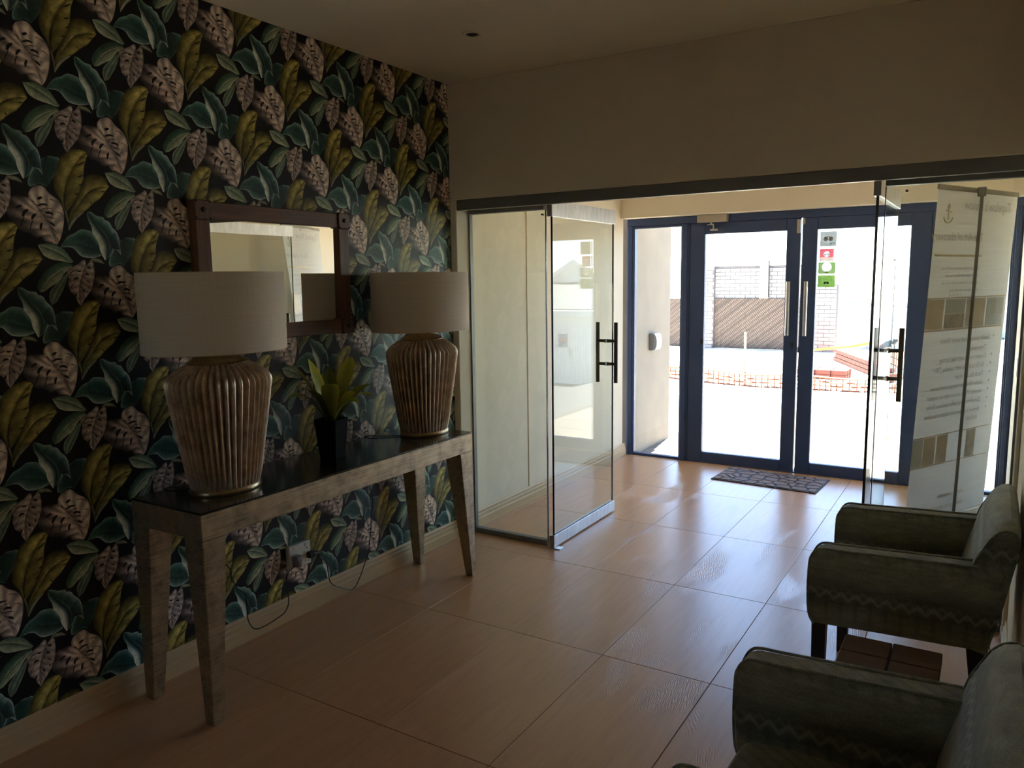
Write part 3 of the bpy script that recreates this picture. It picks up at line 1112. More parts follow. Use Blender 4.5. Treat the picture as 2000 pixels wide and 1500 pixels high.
ST = {'grey': film('grey_sticker', (0.40, 0.42, 0.41), 0.6, var=0.03), 'pink': film('red_sticker', (0.56, 0.24, 0.27), 0.6, var=0.03),
      'pale': film('pale_sticker', (0.55, 0.49, 0.45), 0.6, var=0.03), 'green': film('green_sticker', (0.30, 0.42, 0.18), 0.6, var=0.03),
      'green2': film('light_green_sticker', (0.33, 0.42, 0.24), 0.6, var=0.03), 'white': film('white_sticker_print', (0.75, 0.75, 0.72), 0.6, var=0.02),
      'ink': mottled('black_sticker_print', (0.02, 0.02, 0.02), 0.6), 'mid': mottled('grey_sticker_print', (0.45, 0.46, 0.45), 0.6)}


def disc(mb, cx, cz, r0, r1, y0, y1, a0=0.0, a1=2 * pi, n=28):
    """flat ring or disc facing y"""
    vs = []
    for y in (y0, y1):
        for k in range(n + 1):
            a = a0 + (a1 - a0) * k / n
            for r in (r0, r1):
                vs.append((cx + r * cos(a), y, cz + r * sin(a)))
    m = 2 * (n + 1)
    fs = []
    for s in (0, m):
        fs += [(s + 2 * k, s + 2 * k + 1, s + 2 * k + 3, s + 2 * k + 2) for k in range(n)]
    fs += [(2 * k + 1, m + 2 * k + 1, m + 2 * k + 3, 2 * k + 3) for k in range(n)]
    mb.add(vs, fs)
    return mb


def outward(cx, cz):
    # lettering reads from outside, so it is seen mirrored from the room
    return lambda s, t, w: (cx - s, GY - 0.0009 + w, cz + t)


def owl(par, cx, cz, k, mat='ink', eye='white'):
    mb = MB()
    disc(mb, cx - 0.0125 * k, cz, 0.0001, 0.0112 * k, GY - 0.0017, GY - 0.0003)
    disc(mb, cx + 0.0125 * k, cz, 0.0001, 0.0112 * k, GY - 0.0017, GY - 0.0003)
    disc(mb, cx, cz - 0.006 * k, 0.0155 * k, 0.0185 * k, GY - 0.0017, GY - 0.0003, 0.9, pi - 0.9)
    mb.build('owl_emblem', ST[mat], par)
    for s in (-1, 1):
        mb = MB()
        disc(mb, cx + s * 0.0125 * k, cz, 0.0048 * k, 0.0088 * k, GY - 0.0022, GY - 0.0001)
        disc(mb, cx + s * 0.0125 * k, cz, 0.0001, 0.0022 * k, GY - 0.0022, GY - 0.0001)
        mb.build('owl_eye', ST[eye], par)


def holed(mb, x0, x1, z0, z1, cx, cz, r, n=40):
    """rectangle with a round opening, a thin film facing y"""
    vs, fs = [], []
    for y in (GY - 0.0013, GY - 0.0005):
        for k in range(n):
            a = 2 * pi * k / n
            c, s = cos(a), sin(a)
            t = min((x1 - cx) / c if c > 1e-6 else 9, (x0 - cx) / c if c < -1e-6 else 9, (z1 - cz) / s if s > 1e-6 else 9, (z0 - cz) / s if s < -1e-6 else 9)
            vs += [(cx + c * r, y, cz + s * r), (cx + c * t, y, cz + s * t)]
    for o in (0, 2 * n):
        fs += [(o + 2 * k, o + 2 * k + 1, o + 2 * ((k + 1) % n) + 1, o + 2 * ((k + 1) % n)) for k in range(n)]
    mb.add(vs, fs)


def sticker(x0, x1, z0, z1, mat, label, hole=None):
    mb = MB()
    if hole:
        holed(mb, x0, x1, z0, z1, *hole)
    else:
        mb.box(x0, x1, GY - 0.0013, GY - 0.0005, z0, z1)
    o = mb.build('sticker', ST[mat], d2)
    o['label'] = label
    return o


s1 = sticker(1.594, 1.715, 1.819, 1.935, 'grey', 'topmost sticker, grey with an owl-eye emblem')
owl(s1, 1.654, 1.878, 1.45, 'ink', 'mid')
lettering('lettering', [('trip', -0.048, -0.043, 0.026, 0)], ST['ink'], s1, outward(1.654, 1.878))
lettering('lettering', [('advisor', -0.005, -0.043, 0.019, 0)], ST['mid'], s1, outward(1.654, 1.878))
mb = MB()
mb.box(1.598, 1.711, GY - 0.0017, GY - 0.0003, 1.910, 1.912)
mb.build('rule', ST['mid'], s1)
s2 = sticker(1.594, 1.699, 1.7352, 1.804, 'pink', 'second sticker down, red over pale', (1.646, 1.7615, 0.0215))
mb = MB()
mb.box(1.594, 1.699, GY - 0.0017, GY - 0.0003, 1.707, 1.735)
mb.build('pale_strip', ST['pale'], s2)
mb = MB()
disc(mb, 1.646, 1.7615, 0.0001, 0.0215, GY - 0.0019, GY - 0.0002)
mb.build('white_badge', ST['white'], s2)
for s in (-1, 1):
    mb = MB()
    disc(mb, 1.646 + s * 0.010, 1.758, 0.004, 0.0078, GY - 0.0023, GY - 0.0001)
    mb.build('owl_eye', ST['ink'], s2)
lettering('lettering', [('RECOMMENDED', -0.045, 0.022, 0.0125, 0)], ST['white'], s2, outward(1.646, 1.763))
s3 = sticker(1.587, 1.714, 1.609, 1.700, 'green2', 'third sticker down, light green with a white disc', (1.650, 1.662, 0.036))
mb = MB()
disc(mb, 1.650, 1.662, 0.0001, 0.036, GY - 0.0017, GY - 0.0003)
mb.build('white_disc', ST['white'], s3)
lettering('lettering', [('CERTIFICATE OF', -0.031, 0.004, 0.0085, 0), ('EXCELLENCE', -0.028, -0.008, 0.0095, 0)], ST['ink'], s3, outward(1.650, 1.662), 0.0026)
owl(s3, 1.650, 1.622, 0.55)
s4 = sticker(1.588, 1.714, 1.507, 1.599, 'green', 'lowest sticker, green with a pale ring')
mb = MB()
disc(mb, 1.651, 1.556, 0.0375, 0.0395, GY - 0.0017, GY - 0.0003, -0.9, pi + 0.9)
mb.build('pale_ring', ST['white'], s4)
owl(s4, 1.651, 1.538, 0.85)
lettering('lettering', [('CERTIFICATE of', -0.024, 0.014, 0.008, 0), ('EXCELLENCE', -0.031, 0.003, 0.0105, 0), ('tripadvisor', -0.03, -0.044, 0.012, 0)], ST['white'], s4, outward(1.651, 1.556))

# ------------------------------------------------------------------ console table
tb = tag(empty('console_table', (0.24, 2.49, 0)), 'long narrow console table in rubbed metal leaf standing along the wallpaper', 'console table')
TX0, TX1, TY0, TY1 = 0.035, 0.447, 1.650, 3.322
mb = MB()
mb.box(TX0, TX1, TY0, TY1, 0.792, 0.800)
o = mb.build('table_top', M['table_top'], tb, bevel=0.002)
o['label'] = 'dark polished table top'
ap = MB()
ap.box(TX1 - 0.03, TX1, TY0, TY1, 0.697, 0.792)
ap.box(TX0, TX0 + 0.03, TY0, TY1, 0.697, 0.792)
ap.box(TX0 + 0.03, TX1 - 0.03, TY0, TY0 + 0.03, 0.697, 0.792)
ap.box(TX0 + 0.03, TX1 - 0.03, TY1 - 0.03, TY1, 0.697, 0.792)
ap.build('apron', M['leaf_metal'], tb, bevel=0.002)
for fx in (0, 1):
    for fy in (0, 1):
        xa = (TX0, TX0 + 0.10) if fx == 0 else (TX1 - 0.105, TX1)
        xb = (TX0, TX0 + 0.052) if fx == 0 else (TX1 - 0.046, TX1)
        ya = (TY0, TY0 + 0.10) if fy == 0 else (TY1 - 0.11, TY1)
        yb = (TY0 - 0.006, TY0 + 0.044) if fy == 0 else (TY1 - 0.024, TY1 + 0.010)
        mb = MB()
        mb.hexa([(xb[0], yb[0], 0), (xb[1], yb[0], 0), (xb[1], yb[1], 0), (xb[0], yb[1], 0)],
                [(xa[0], ya[0], 0.697), (xa[1], ya[0], 0.697), (xa[1], ya[1], 0.697), (xa[0], ya[1], 0.697)])
        mb.build('leg', M['leaf_metal'], tb, bevel=0.003)


# ------------------------------------------------------------------ two table lamps
def table_lamp(cy, label, cx=0.245):
    l = tag(empty('table_lamp', (cx, cy, 0.8)), label, 'table lamp', 'table lamps on the console')
    R = 0.81
    body = [(0.136, 0.822, .0), (0.138, 0.828, .05), (0.146, 0.88, .13), (0.157, 0.96, .15), (0.170, 1.04, .16), (0.183, 1.12, .16), (0.194, 1.19, .15),
            (0.200, 1.222, .14), (0.198, 1.240, .13), (0.188, 1.255, .13), (0.168, 1.272, .11), (0.145, 1.287, .12), (0.124, 1.298, .08), (0.118, 1.302, 0)]
    fine = []
    for a, b in zip(body, body[1:]):
        for k in range(3):
            fine.append(lerp(a, b, k / 3))
    fine.append(body[-1])
    mb = MB()
    mb.lathe(fine, cx, cy, R, n=352, rib=44)
    mb.build('ribbed_body', M['copper'], l, smooth=True)
    mb = MB()
    mb.lathe([(0.128, 0.8), (0.141, 0.801), (0.143, 0.806), (0.143, 0.818), (0.139, 0.823), (0.120, 0.824)], cx, cy, R, n=64)
    mb.build('foot_ring', M['collar'], l, smooth=True)
    mb = MB()
    mb.lathe([(0.121, 1.299), (0.123, 1.303), (0.118, 1.309), (0.104, 1.316), (0.096, 1.324), (0.094, 1.334), (0.050, 1.340), (0.016, 1.342)], cx, cy, R, n=64)
    mb.build('neck_collar', M['collar'], l, smooth=True)
    mb = MB()
    mb.tube([(cx, cy, 1.338), (cx, cy, 1.47)], 0.011, 12)
    mb.lathe([(0.014, 1.40), (0.021, 1.402), (0.021, 1.465), (0.017, 1.47)], cx, cy, 1, n=20)
    mb.build('bulb_holder', M['collar'], l)
    mb = MB()
    a0, a1 = 0.281, 0.282
    mb.lathe([(a0, 1.348), (a0 + .0008, 1.347), (a1 + .0008, 1.641), (a1, 1.642), (a1 - .002, 1.642), (a1 - .0025, 1.640), (a0 - .002, 1.349), (a0 - .0015, 1.3475), (a0, 1.348)], cx, cy, R, n=96, cap=False)
    sh = mb.build('lamp_shade', M['linen'], l, smooth=True)
    for z in (1.3475, 1.6415):
        mb = MB()
        mb.lathe([(a1 - .0022, z - .0012), (a1 + .001, z - .0012), (a1 + .001, z + .0012), (a1 - .0022, z + .0012), (a1 - .0022, z - .0012)], cx, cy, R, n=96, cap=False)
        mb.build('shade_rim', M['skirt'], sh)
    for k in range(4):
        a = pi / 2 * k + .4
        mb = MB()
        mb.tube([(cx, cy, 1.44), (cx + (a1 - .003) * R * cos(a), cy + (a1 - .003) * sin(a), 1.637)], 0.0016, 6)
        mb.build('shade_strut', M['steel'], sh)
    return l


lamp_a = table_lamp(1.917, 'nearer table lamp with ribbed copper body at the left end of the console')
lamp_b = table_lamp(3.172, 'farther table lamp with ribbed copper body beside the glass panel')


def on_wall(pts, x=0.02):
    return [tuple(px(u, v, 0, x)) for u, v in pts]


cord = [(441, 1102), (452, 1128), (464, 1150), (478, 1160), (482, 1185), (485, 1212), (497, 1228), (515, 1224), (538, 1210), (556, 1196), (564, 1176), (561, 1150), (560, 1128), (566, 1114)]
pth = [(0.10, 1.86, 0.8042), (0.045, 1.80, 0.806), (0.016, 1.80, 0.77), (0.012, 1.84, 0.62)] + on_wall(cord) + [(0.034, 2.447, 0.272)]
mb = MB()
mb.tube(spline(pth, 90), 0.0028, 6)
c1 = mb.build('power_cord', M['black'], lamp_a)
mb = MB()
mb.box(0.011, 0.050, 2.432, 2.462, 0.262, 0.318)
mb.box(0.050, 0.058, 2.437, 2.457, 0.268, 0.300)
mb.build('plug', M['grey_plastic'], lamp_a, bevel=0.004)
cord = [(727, 968), (725, 1010), (722, 1060), (719, 1082), (711, 1105), (702, 1130), (694, 1146), (685, 1152), (672, 1149), (655, 1144), (645, 1136), (641, 1118), (639, 1103), (632, 1093), (622, 1089)]
pth = [(0.20, 3.05, 0.8045), (0.12, 2.99, 0.8045), (0.05, 2.95, 0.806), (0.017, 2.93, 0.78), (0.014, 2.915, 0.70)] + on_wall(cord, 0.022) + [(0.030, 2.59, 0.288)]
mb = MB()
mb.tube(spline([(p[0], p[1], max(p[2], 0.004)) for p in pth], 90), 0.0028, 6)
mb.build('power_cord', M['black'], lamp_b)
mb = MB()
mb.tube([(0.030, 2.545, 0.293), (0.030, 2.575, 0.291), (0.030, 2.600, 0.287)], [0.014, 0.012, 0.005], 10)
mb.box(0.011, 0.040, 2.525, 2.555, 0.278, 0.308)
mb.build('plug', M['black'], lamp_b, bevel=0.003)

# wall socket
ws = tag(empty('wall_socket', (-0.006, 2.487, 0.243)), 'white multi-outlet wall socket low on the wallpaper under the console', 'socket')
mb = MB()
mb.box(-0.0170, 0.010, 2.421, 2.555, 0.245, 0.362)
mb.build('plate', M['white_plastic'], ws, bevel=0.004, seg=2)
for y in (2.455, 2.525):
    mb = MB()
    mb.box(0.009, 0.014, y - 0.008, y + 0.008, 0.338, 0.354)
    mb.build('switch', M['white_plastic'], ws, bevel=0.002)
for y, z in ((2.530, 0.328), (2.512, 0.311), (2.500, 0.295), (2.522, 0.295), (2.518, 0.268), (2.540, 0.262)):
    mb = MB()
    mb.tube([(0.0095, y, z), (0.0104, y, z)], 0.0033, 10)
    mb.build('socket_hole', M['black'], ws)

# ------------------------------------------------------------------ wall mirror
mr = tag(empty('wall_mirror', (0.01, 2.45, 1.345)), 'rectangular wall mirror in red-brown wood with studded corner blocks', 'mirror')
Y0, Y1, Z0, Z1, W = 2.012, 2.890, 1.346, 1.935, 0.076
XB, XF = -0.0165, 0.036
for z0, z1 in ((Z0, Z0 + W), (Z1 - W, Z1)):
    mb = MB()
    mb.box(XB, XF - 0.004, Y0 + W, Y1 - W, z0 + 0.004, z1 - 0.004)
    mb.build('frame_rail', M['mirror_wood_y'], mr, bevel=0.003)
for y0, y1 in ((Y0, Y0 + W), (Y1 - W, Y1)):
    mb = MB()
    mb.box(XB, XF - 0.004, y0 + 0.004, y1 - 0.004, Z0 + W, Z1 - W)
    mb.build('frame_stile', M['mirror_wood_z'], mr, bevel=0.003)
for y0 in (Y0, Y1 - W):
    for z0 in (Z0, Z1 - W):
        mb = MB()
        mb.box(XB, XF + 0.004, y0, y0 + W, z0, z0 + W)
        b = mb.build('corner_block', M['mirror_wood_z'], mr, bevel=0.003)
        mb = MB()
        cy, cz = y0 + W / 2, z0 + W / 2
        mb.tube([(XF + 0.003, cy, cz), (XF + 0.008, cy, cz), (XF + 0.011, cy, cz)], [0.010, 0.010, 0.005], 14)
        mb.build('stud', M['iron'], b)
        for sy in (-1, 1):
            for sz in (-1, 1):
                yy, zz = cy + sy * 0.033, cz + sz * 0.033
                mb = MB()
                mb.tube([(XF + 0.003, yy, zz), (XF + 0.006, yy, zz), (XF + 0.008, yy, zz)], [0.0045, 0.0045, 0.002], 10)
                mb.build('nail', M['iron'], b)
mb = MB()
a, b, c, d = Y0 + W - 0.006, Y1 - W + 0.006, Z0 + W - 0.006, Z1 - W + 0.006
mb.hexa([(XB, a, c), (0.021, a, c), (0.0085, b, c), (XB, b, c)], [(XB, a, d), (0.0245, a, d), (0.012, b, d), (XB, b, d)])
mb.build('mirror_glass', M['mirror'], mr)

# ------------------------------------------------------------------ potted plant
PX, PY = 0.235, 2.508
pl = tag(empty('potted_plant', (PX, PY, 0.8)), 'small artificial plant in a black square pot between the lamps', 'potted plant')
mb = MB()
ang = math.atan2(-PY, 2.766 - PX) + 0.22
cor = lambda r, z: [(PX + r * cos(ang + k * pi / 2), PY + r * sin(ang + k * pi / 2), z) for k in range(4)]
lo, hi, rim, inn = cor(0.058, 0.8), cor(0.080, 0.985), cor(0.074, 0.985), cor(0.072, 0.965)
vs = lo + hi + rim + inn
fs = [(3, 2, 1, 0), (12, 13, 14, 15)]
for a in (0, 4, 8):
    fs += [(a + k, a + (k + 1) % 4, a + 4 + (k + 1) % 4, a + 4 + k) for k in range(4)]
mb.add(vs, fs)
mb.build('pot', M['pot'], pl, bevel=0.002)


def plant_blade(base, tip, width, bend, hue, roll=0.0, blunt=False):
    """curved leaf with a folded midrib; base and tip in world space, bend lifts the middle"""
    b, t = Vector(base), Vector(tip)
    n = 15
    mid = (b + t) / 2 + Vector((0, 0, bend))
    P = [b * (1 - s) ** 2 + mid * 2 * s * (1 - s) + t * s * s for s in [k / (n - 1) for k in range(n)]]
    vs, cs = [], []
    for i, p in enumerate(P):
        s = i / (n - 1)
        tn = (P[min(i + 1, n - 1)] - P[max(i - 1, 0)]).normalized()
        side = tn.cross(Vector((0, 0, 1)))
        side = side.normalized() if side.length > 1e-4 else Vector((0, 1, 0))
        nor = side.cross(tn).normalized()
        side, nor = side * cos(roll) + nor * sin(roll), nor * cos(roll) - side * sin(roll)
        w = width * (0.30 + 0.70 * sin(min(1, s * 1.45 + .05) * pi / 2)) * (1 - max(0, (s - .55) / .45) ** (4 if blunt else 2.0)) + 0.001
        for q, lift in ((-1, .30), (-.5, .10), (0, 0), (.5, .10), (1, .30)):
            vs.append(tuple(p + side * (q * w) + nor * (lift * w)))
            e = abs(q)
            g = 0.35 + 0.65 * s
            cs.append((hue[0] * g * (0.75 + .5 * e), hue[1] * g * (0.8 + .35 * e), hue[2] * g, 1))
    m = 5
    fs = [(i * m + j, i * m + j + 1, (i + 1) * m + j + 1, (i + 1) * m + j) for i in range(n - 1) for j in range(m - 1)]
    o3 = b
    me = bpy.data.meshes.new('leaf')
    me.from_pydata([tuple(Vector(v) - o3) for v in vs], [], fs)
    at = me.color_attributes.new('Col', 'FLOAT_COLOR', 'POINT')
    at.data.foreach_set('color', [c for q in cs for c in q])
    me.polygons.foreach_set('use_smooth', [True] * len(me.polygons))
    me.materials.append(M['plant'])
    return link('leaf', me, pl, o3)


BZ = 0.972
dk, lm, md = (0.17, 0.24, 0.03), (0.62, 0.66, 0.08), (0.38, 0.43, 0.05)
# (tip pixel, plane x at which the tip hangs, half width, bend, hue, roll, blunt)
for (u, v), xx, w, bend, hue, roll, bl in (
        ((602, 701), 0.12, .034, .03, lm, 0, False), ((570, 713), 0.10, .026, .05, md, 0, False), ((687, 697), 0.11, .036, .02, lm, 0, True),
        ((727, 750), 0.15, .030, .07, md, 0, False), ((726, 774), 0.20, .032, .10, lm, .2, False), ((645, 750), 0.36, .038, .05, md, 0, True),
        ((702, 788), 0.36, .026, .09, md, -.3, False), ((694, 770), 0.34, .034, .07, lm, -.4, False), ((564, 775), 0.22, .018, .10, dk, .3, False),
        ((561, 778), 0.30, .011, .09, dk, .4, False), ((584, 757), 0.20, .028, .08, dk, .2, False), ((643, 716), 0.08, .034, .02, dk, 0, False),
        ((622, 728), 0.12, .032, .03, dk, 0, False), ((672, 722), 0.10, .030, .03, md, 0, False), ((600, 762), 0.34, .026, .07, dk, .3, False),
        ((712, 760), 0.10, .026, .06, dk, 0, False)):
    tip = px(u, v, 0, xx)
    d = Vector((tip.x - PX, tip.y - PY, 0))
    base = (PX + d.x * .10, PY + d.y * .10, BZ)
    plant_blade(base, tip, w, bend, hue, roll, bl)
mb = MB()
mb.lathe([(0.045, 0.964), (0.03, 0.972), (0.012, 0.985), (0.004, 1.0)], PX, PY, 1, n=16)
mb.build('moss', M['mat_edge'], pl)

# ------------------------------------------------------------------ ceiling downlight
dl = tag(empty('downlight', (0.634, 3.123, CEIL)), 'small round recessed downlight in the dim ceiling', 'downlight')
mb = MB()
mb.lathe([(0.047, CEIL), (0.047, CEIL - 0.004), (0.042, CEIL - 0.007), (0.031, CEIL - 0.006), (0.029, CEIL - 0.001)], 0.634, 3.123, 1, n=36, cap=False)
mb.build('bezel', M['ceil'], dl, smooth=True)
mb = MB()
mb.lathe([(0.029, CEIL - 0.002), (0.020, CEIL - 0.0055), (0.004, CEIL - 0.0035)], 0.634, 3.123, 1, n=28)
mb.build('lamp_face', M['iron'], dl, smooth=True)


# ------------------------------------------------------------------ armchairs
def armchair(label):
    """built for the farther chair; x grows towards the wall, arms run along x"""
    y0, y1, th = 2.792, 3.442, 0.083
    ch = tag(empty('armchair', (2.56, (y0 + y1) / 2, 0)), label, 'armchair', 'armchairs along the right wall')

    def side_outline():
        # arm panel seen from the side: (x, z), front at low x
        return [(2.283, 0.362), (2.268, 0.40), (2.262, 0.49), (2.264, 0.585), (2.270, 0.612), (2.284, 0.634), (2.305, 0.644), (2.36, 0.646),
                (2.50, 0.652), (2.64, 0.658), (2.775, 0.664), (2.862, 0.664), (2.848, 0.58), (2.832, 0.48), (2.818, 0.385), (2.70, 0.378), (2.50, 0.372)]

    def soft_panel(poly, a, b, name, rnd=0.020, piping=None):
        """upholstered slab: outline pushed along y with rounded long edges"""
        cx = sum(p[0] for p in poly) / len(poly)
        cz = sum(p[1] for p in poly) / len(poly)
        rings = []
        m = (a + b) / 2
        for k in range(7):
            f = k / 6
            y = a + (b - a) * f
            s = min(1, min(f, 1 - f) * (b - a) / rnd)
            ins = rnd * (1 - sqrt(max(0, 1 - (1 - s) ** 2)))
            ring = []
            for i, p in enumerate(poly):
                q0, q1 = Vector((*poly[i - 1], 0)), Vector((*poly[(i + 1) % len(poly)], 0))
                t = (q1 - q0).normalized()
                nrm = Vector((-t.y, t.x, 0))
                if nrm.x * (cx - p[0]) + nrm.y * (cz - p[1]) < 0:
                    nrm = -nrm
                ring.append((p[0] + nrm.x * ins, y, p[1] + nrm.y * ins))
            rings.append(ring)
        n = len(poly)
        vs = [p for r in rings for p in r]
        fs = [tuple(range(n - 1, -1, -1)), tuple(range(6 * n, 7 * n))]
        for k in range(6):
            fs += [(k * n + i, k * n + (i + 1) % n, (k + 1) * n + (i + 1) % n, (k + 1) * n + i) for i in range(n)]
        q = MB()
        q.add(vs, fs)
        return q.build(name, M['cloth'], ch, smooth=True)

    poly = side_outline()
    for a in (y0, y1 - th):
        arm = soft_panel(poly, a, a + th, 'armrest')
        for yy in (a + 0.006, a + th - 0.006):
            mb = MB()
            line = [(x, yy, z + 0.0005) for x, z in poly[0:11]]
            line[0] = (line[0][0] + 0.004, yy, line[0][2])
            mb.tube(spline(line, 40), 0.0042, 6)
            mb.build('piping', M['cloth'], arm, smooth=True)
    # backrest: leaning panel whose top is rounded and bows up a little in the middle
    rows = []
    prof = [(2.700, 0.40), (2.722, 0.52), (2.748, 0.62), (2.768, 0.69), (2.790, 0.745), (2.812, 0.782), (2.836, 0.803), (2.858, 0.808), (2.877, 0.798),
            (2.887, 0.770), (2.882, 0.71), (2.868, 0.62), (2.850, 0.52), (2.828, 0.42), (2.816, 0.372)]
    ny = 18
    ya, yb = y0 + 0.012, y1 - 0.012
    for k in range(ny):
        f = k / (ny - 1)
        y = ya + (yb - ya) * f
        e = min(f, 1 - f) * (yb - ya)
        sq = 1 - 0.030 * max(0, 1 - e / 0.035) ** 2 / 0.35
        hump = 0.012 * sin(pi * f)
        cx = 2.80
        rows.append([(cx + (x - cx) * (sq if x < 2.85 else 1 - (1 - sq) * .5), y, z + (hump if z > 0.7 else 0) - (1 - sq) * 0.16 * (z > 0.7)) for x, z in prof])
    mb = MB()
    mb.sheet(rows)
    n = len(prof)
    mb.f.append(tuple(range(n)))
    mb.mi.append(0)
    mb.f.append(tuple((ny - 1) * n + i for i in range(n)))
    mb.mi.append(0)
    mb.f += [(k * n, (k + 1) * n, (k + 1) * n + n - 1, k * n + n - 1) for k in range(ny - 1)]
    mb.mi += [0] * (ny - 1)
    br = mb.build('backrest', M['cloth'], ch, smooth=True)
    for r in (rows[0], rows[-1]):
        mb = MB()
        mb.tube(spline([(x, y, z) for x, y, z in r[2:11]], 24), 0.0042, 6)
        mb.build('piping', M['cloth'], br, smooth=True)
    # seat cushion with a crowned top, and the base below it
    rows = []
    xs = [2.286, 2.290, 2.305, 2.34, 2.42, 2.54, 2.66, 2.735]
    for i in range(9):
        y = y0 + th - 0.002 + (y1 - y0 - 2 * th + 0.004) * i / 8
        g = sin(pi * i / 8) ** 0.6 if 0 < i < 8 else 0
        zs = [0.395, 0.412, 0.426, 0.432, 0.436, 0.436, 0.430, 0.425]
        rows.append([(x - 0.006 * g, y, z + 0.020 * g * (1 if x > 2.30 else .5)) for x, z in zip(xs, zs)])
    mb = MB()
    mb.sheet(rows)
    mb.build('seat_cushion', M['cloth'], ch, smooth=True)
    mb = MB()
    mb.box(2.287, 2.775, y0 + th - 0.004, y1 - th + 0.004, 0.365, 0.408)
    mb.build('seat_base', M['cloth'], ch, bevel=0.012, seg=2)
    for yy in (y0 + 0.018, y1 - 0.066):
        mb = MB()
        mb.hexa([(2.283, yy + .004, 0), (2.322, yy + .004, 0), (2.322, yy + .040, 0), (2.283, yy + .040, 0)],
                [(2.277, yy, 0.374), (2.326, yy, 0.374), (2.326, yy + .048, 0.374), (2.277, yy + .048, 0.374)])
        mb.build('leg', M['leg_wood'], ch, bevel=0.002)
        mb = MB()
        mb.hexa([(2.805, yy + .004, 0), (2.842, yy + .004, 0), (2.842, yy + .040, 0), (2.805, yy + .040, 0)],
                [(2.757, yy, 0.384), (2.808, yy, 0.384), (2.808, yy + .048, 0.384), (2.757, yy + .048, 0.384)])
        mb.build('leg', M['leg_wood'], ch, bevel=0.002)
    return ch


ch_a = armchair('farther green patterned armchair with its back to the right wall, before the banner')
ch_b = copy_tree(ch_a)
ch_b.location.y -= 1.497
ch_b['label'] = 'nearer green patterned armchair cut off by the bottom right corner of the picture'

# ------------------------------------------------------------------ low plank stool between the chairs
stl = tag(empty('side_table', (2.56, 2.39, 0)), 'low dark plank-topped side table on the floor between the two armchairs', 'side table')
SX0, SX1, SY0, SY1, SZ = 2.425, 2.699, 2.205, 2.582, 0.45
xm, ym = 2.562, 2.455
for x0, x1 in ((SX0, xm - .0012), (xm + .0012, SX1)):
    for y0, y1 in ((SY0, 2.330), (2.3315, ym), (ym + .0015, SY1 - (0.006 if x0 < 2.5 else 0))):
        mb = MB()
        mb.box(x0, x1, y0, y1, SZ - 0.032, SZ - (0.0 if x0 < 2.5 else 0.0012))
        mb.build('plank', M['stool_wood'], stl, bevel=0.003)
mb = MB()
mb.box(SX0 + .02, SX1 - .02, SY0 + .02, SY1 - .025, SZ - 0.075, SZ - 0.0315)
mb.build('apron', M['stool_wood'], stl, bevel=0.002)
for xx in (SX0 + 0.03, SX1 - 0.07):
    for yy in (SY0 + 0.03, SY1 - 0.075):
        mb = MB()
        mb.box(xx, xx + 0.04, yy, yy + 0.04, 0, SZ - 0.074)
        mb.build('leg', M['stool_wood'], stl, bevel=0.003)

# ------------------------------------------------------------------ door mat with a crazy-paving relief
dm = tag(empty('door_mat', (1.35, 6.12, 0)), 'brown rubber door mat with stone-pattern relief before the navy doors', 'door mat')
ca, cb, cc, cd = [Vector(p) for p in ((0.936, 5.925, 0), (0.960, 6.372, 0), (1.763, 6.330, 0), (1.738, 5.868, 0))]
mp = lambda u, v, z: tuple((ca * (1 - u) + cd * u) * (1 - v) + (cb * (1 - u) + cc * u) * v + Vector((0, 0, z)))
mb = MB()
mb.hexa([mp(0, 0, 0.0002), mp(1, 0, 0.0002), mp(1, 1, 0.0002), mp(0, 1, 0.0002)], [mp(0, 0, .007), mp(1, 0, .007), mp(1, 1, .007), mp(0, 1, .007)])
mb.build('mat_base', M['mat_edge'], dm, bevel=0.002)
rnd = random.Random(11)
seeds = [((i + .5 + rnd.uniform(-.42, .42)) / 9.0, (j + .5 + rnd.uniform(-.40, .40)) / 5.0) for i in range(9) for j in range(5)]
ASP = 1.78


def cell(k):
    """Voronoi cell of seed k clipped to the mat, in (u * ASP, v)"""
    sx, sy = seeds[k][0] * ASP, seeds[k][1]
    P = [(0.02, 0.03), (ASP - 0.02, 0.03), (ASP - 0.02, 0.97), (0.02, 0.97)]
    for m, (u, v) in enumerate(seeds):
        if m == k:
            continue
        tx, ty = u * ASP, v
        mx, my, nx, ny = (sx + tx) / 2, (sy + ty) / 2, tx - sx, ty - sy
        ln = sqrt(nx * nx + ny * ny)
        off = 0.016
        d = lambda p: ((p[0] - mx) * nx + (p[1] - my) * ny) / ln + off
        Q = []
        for i in range(len(P)):
            a, b = P[i], P[(i + 1) % len(P)]
            da, db = d(a), d(b)
            if da <= 0:
                Q.append(a)
            if (da < 0 < db) or (db < 0 < da):
                f = da / (da - db)
                Q.append((a[0] + (b[0] - a[0]) * f, a[1] + (b[1] - a[1]) * f))
        P = Q
        if len(P) < 3:
            return None
    return P


for k in range(len(seeds)):
    P = cell(k)
    if not P:
        continue
    n = len(P)
    cx, cy = sum(p[0] for p in P) / n, sum(p[1] for p in P) / n
    mb = MB()
    vs = [mp(x / ASP, y, .006) for x, y in P] + [mp((x + (cx - x) * .07) / ASP, y + (cy - y) * .07, .013) for x, y in P]
    fs = [tuple(range(n - 1, -1, -1)), tuple(range(n, 2 * n))] + [(i, (i + 1) % n, n + (i + 1) % n, n + i) for i in range(n)]
    mb.add(vs, fs)
    mb.build('stone_relief', M['mat_rubber'], dm)

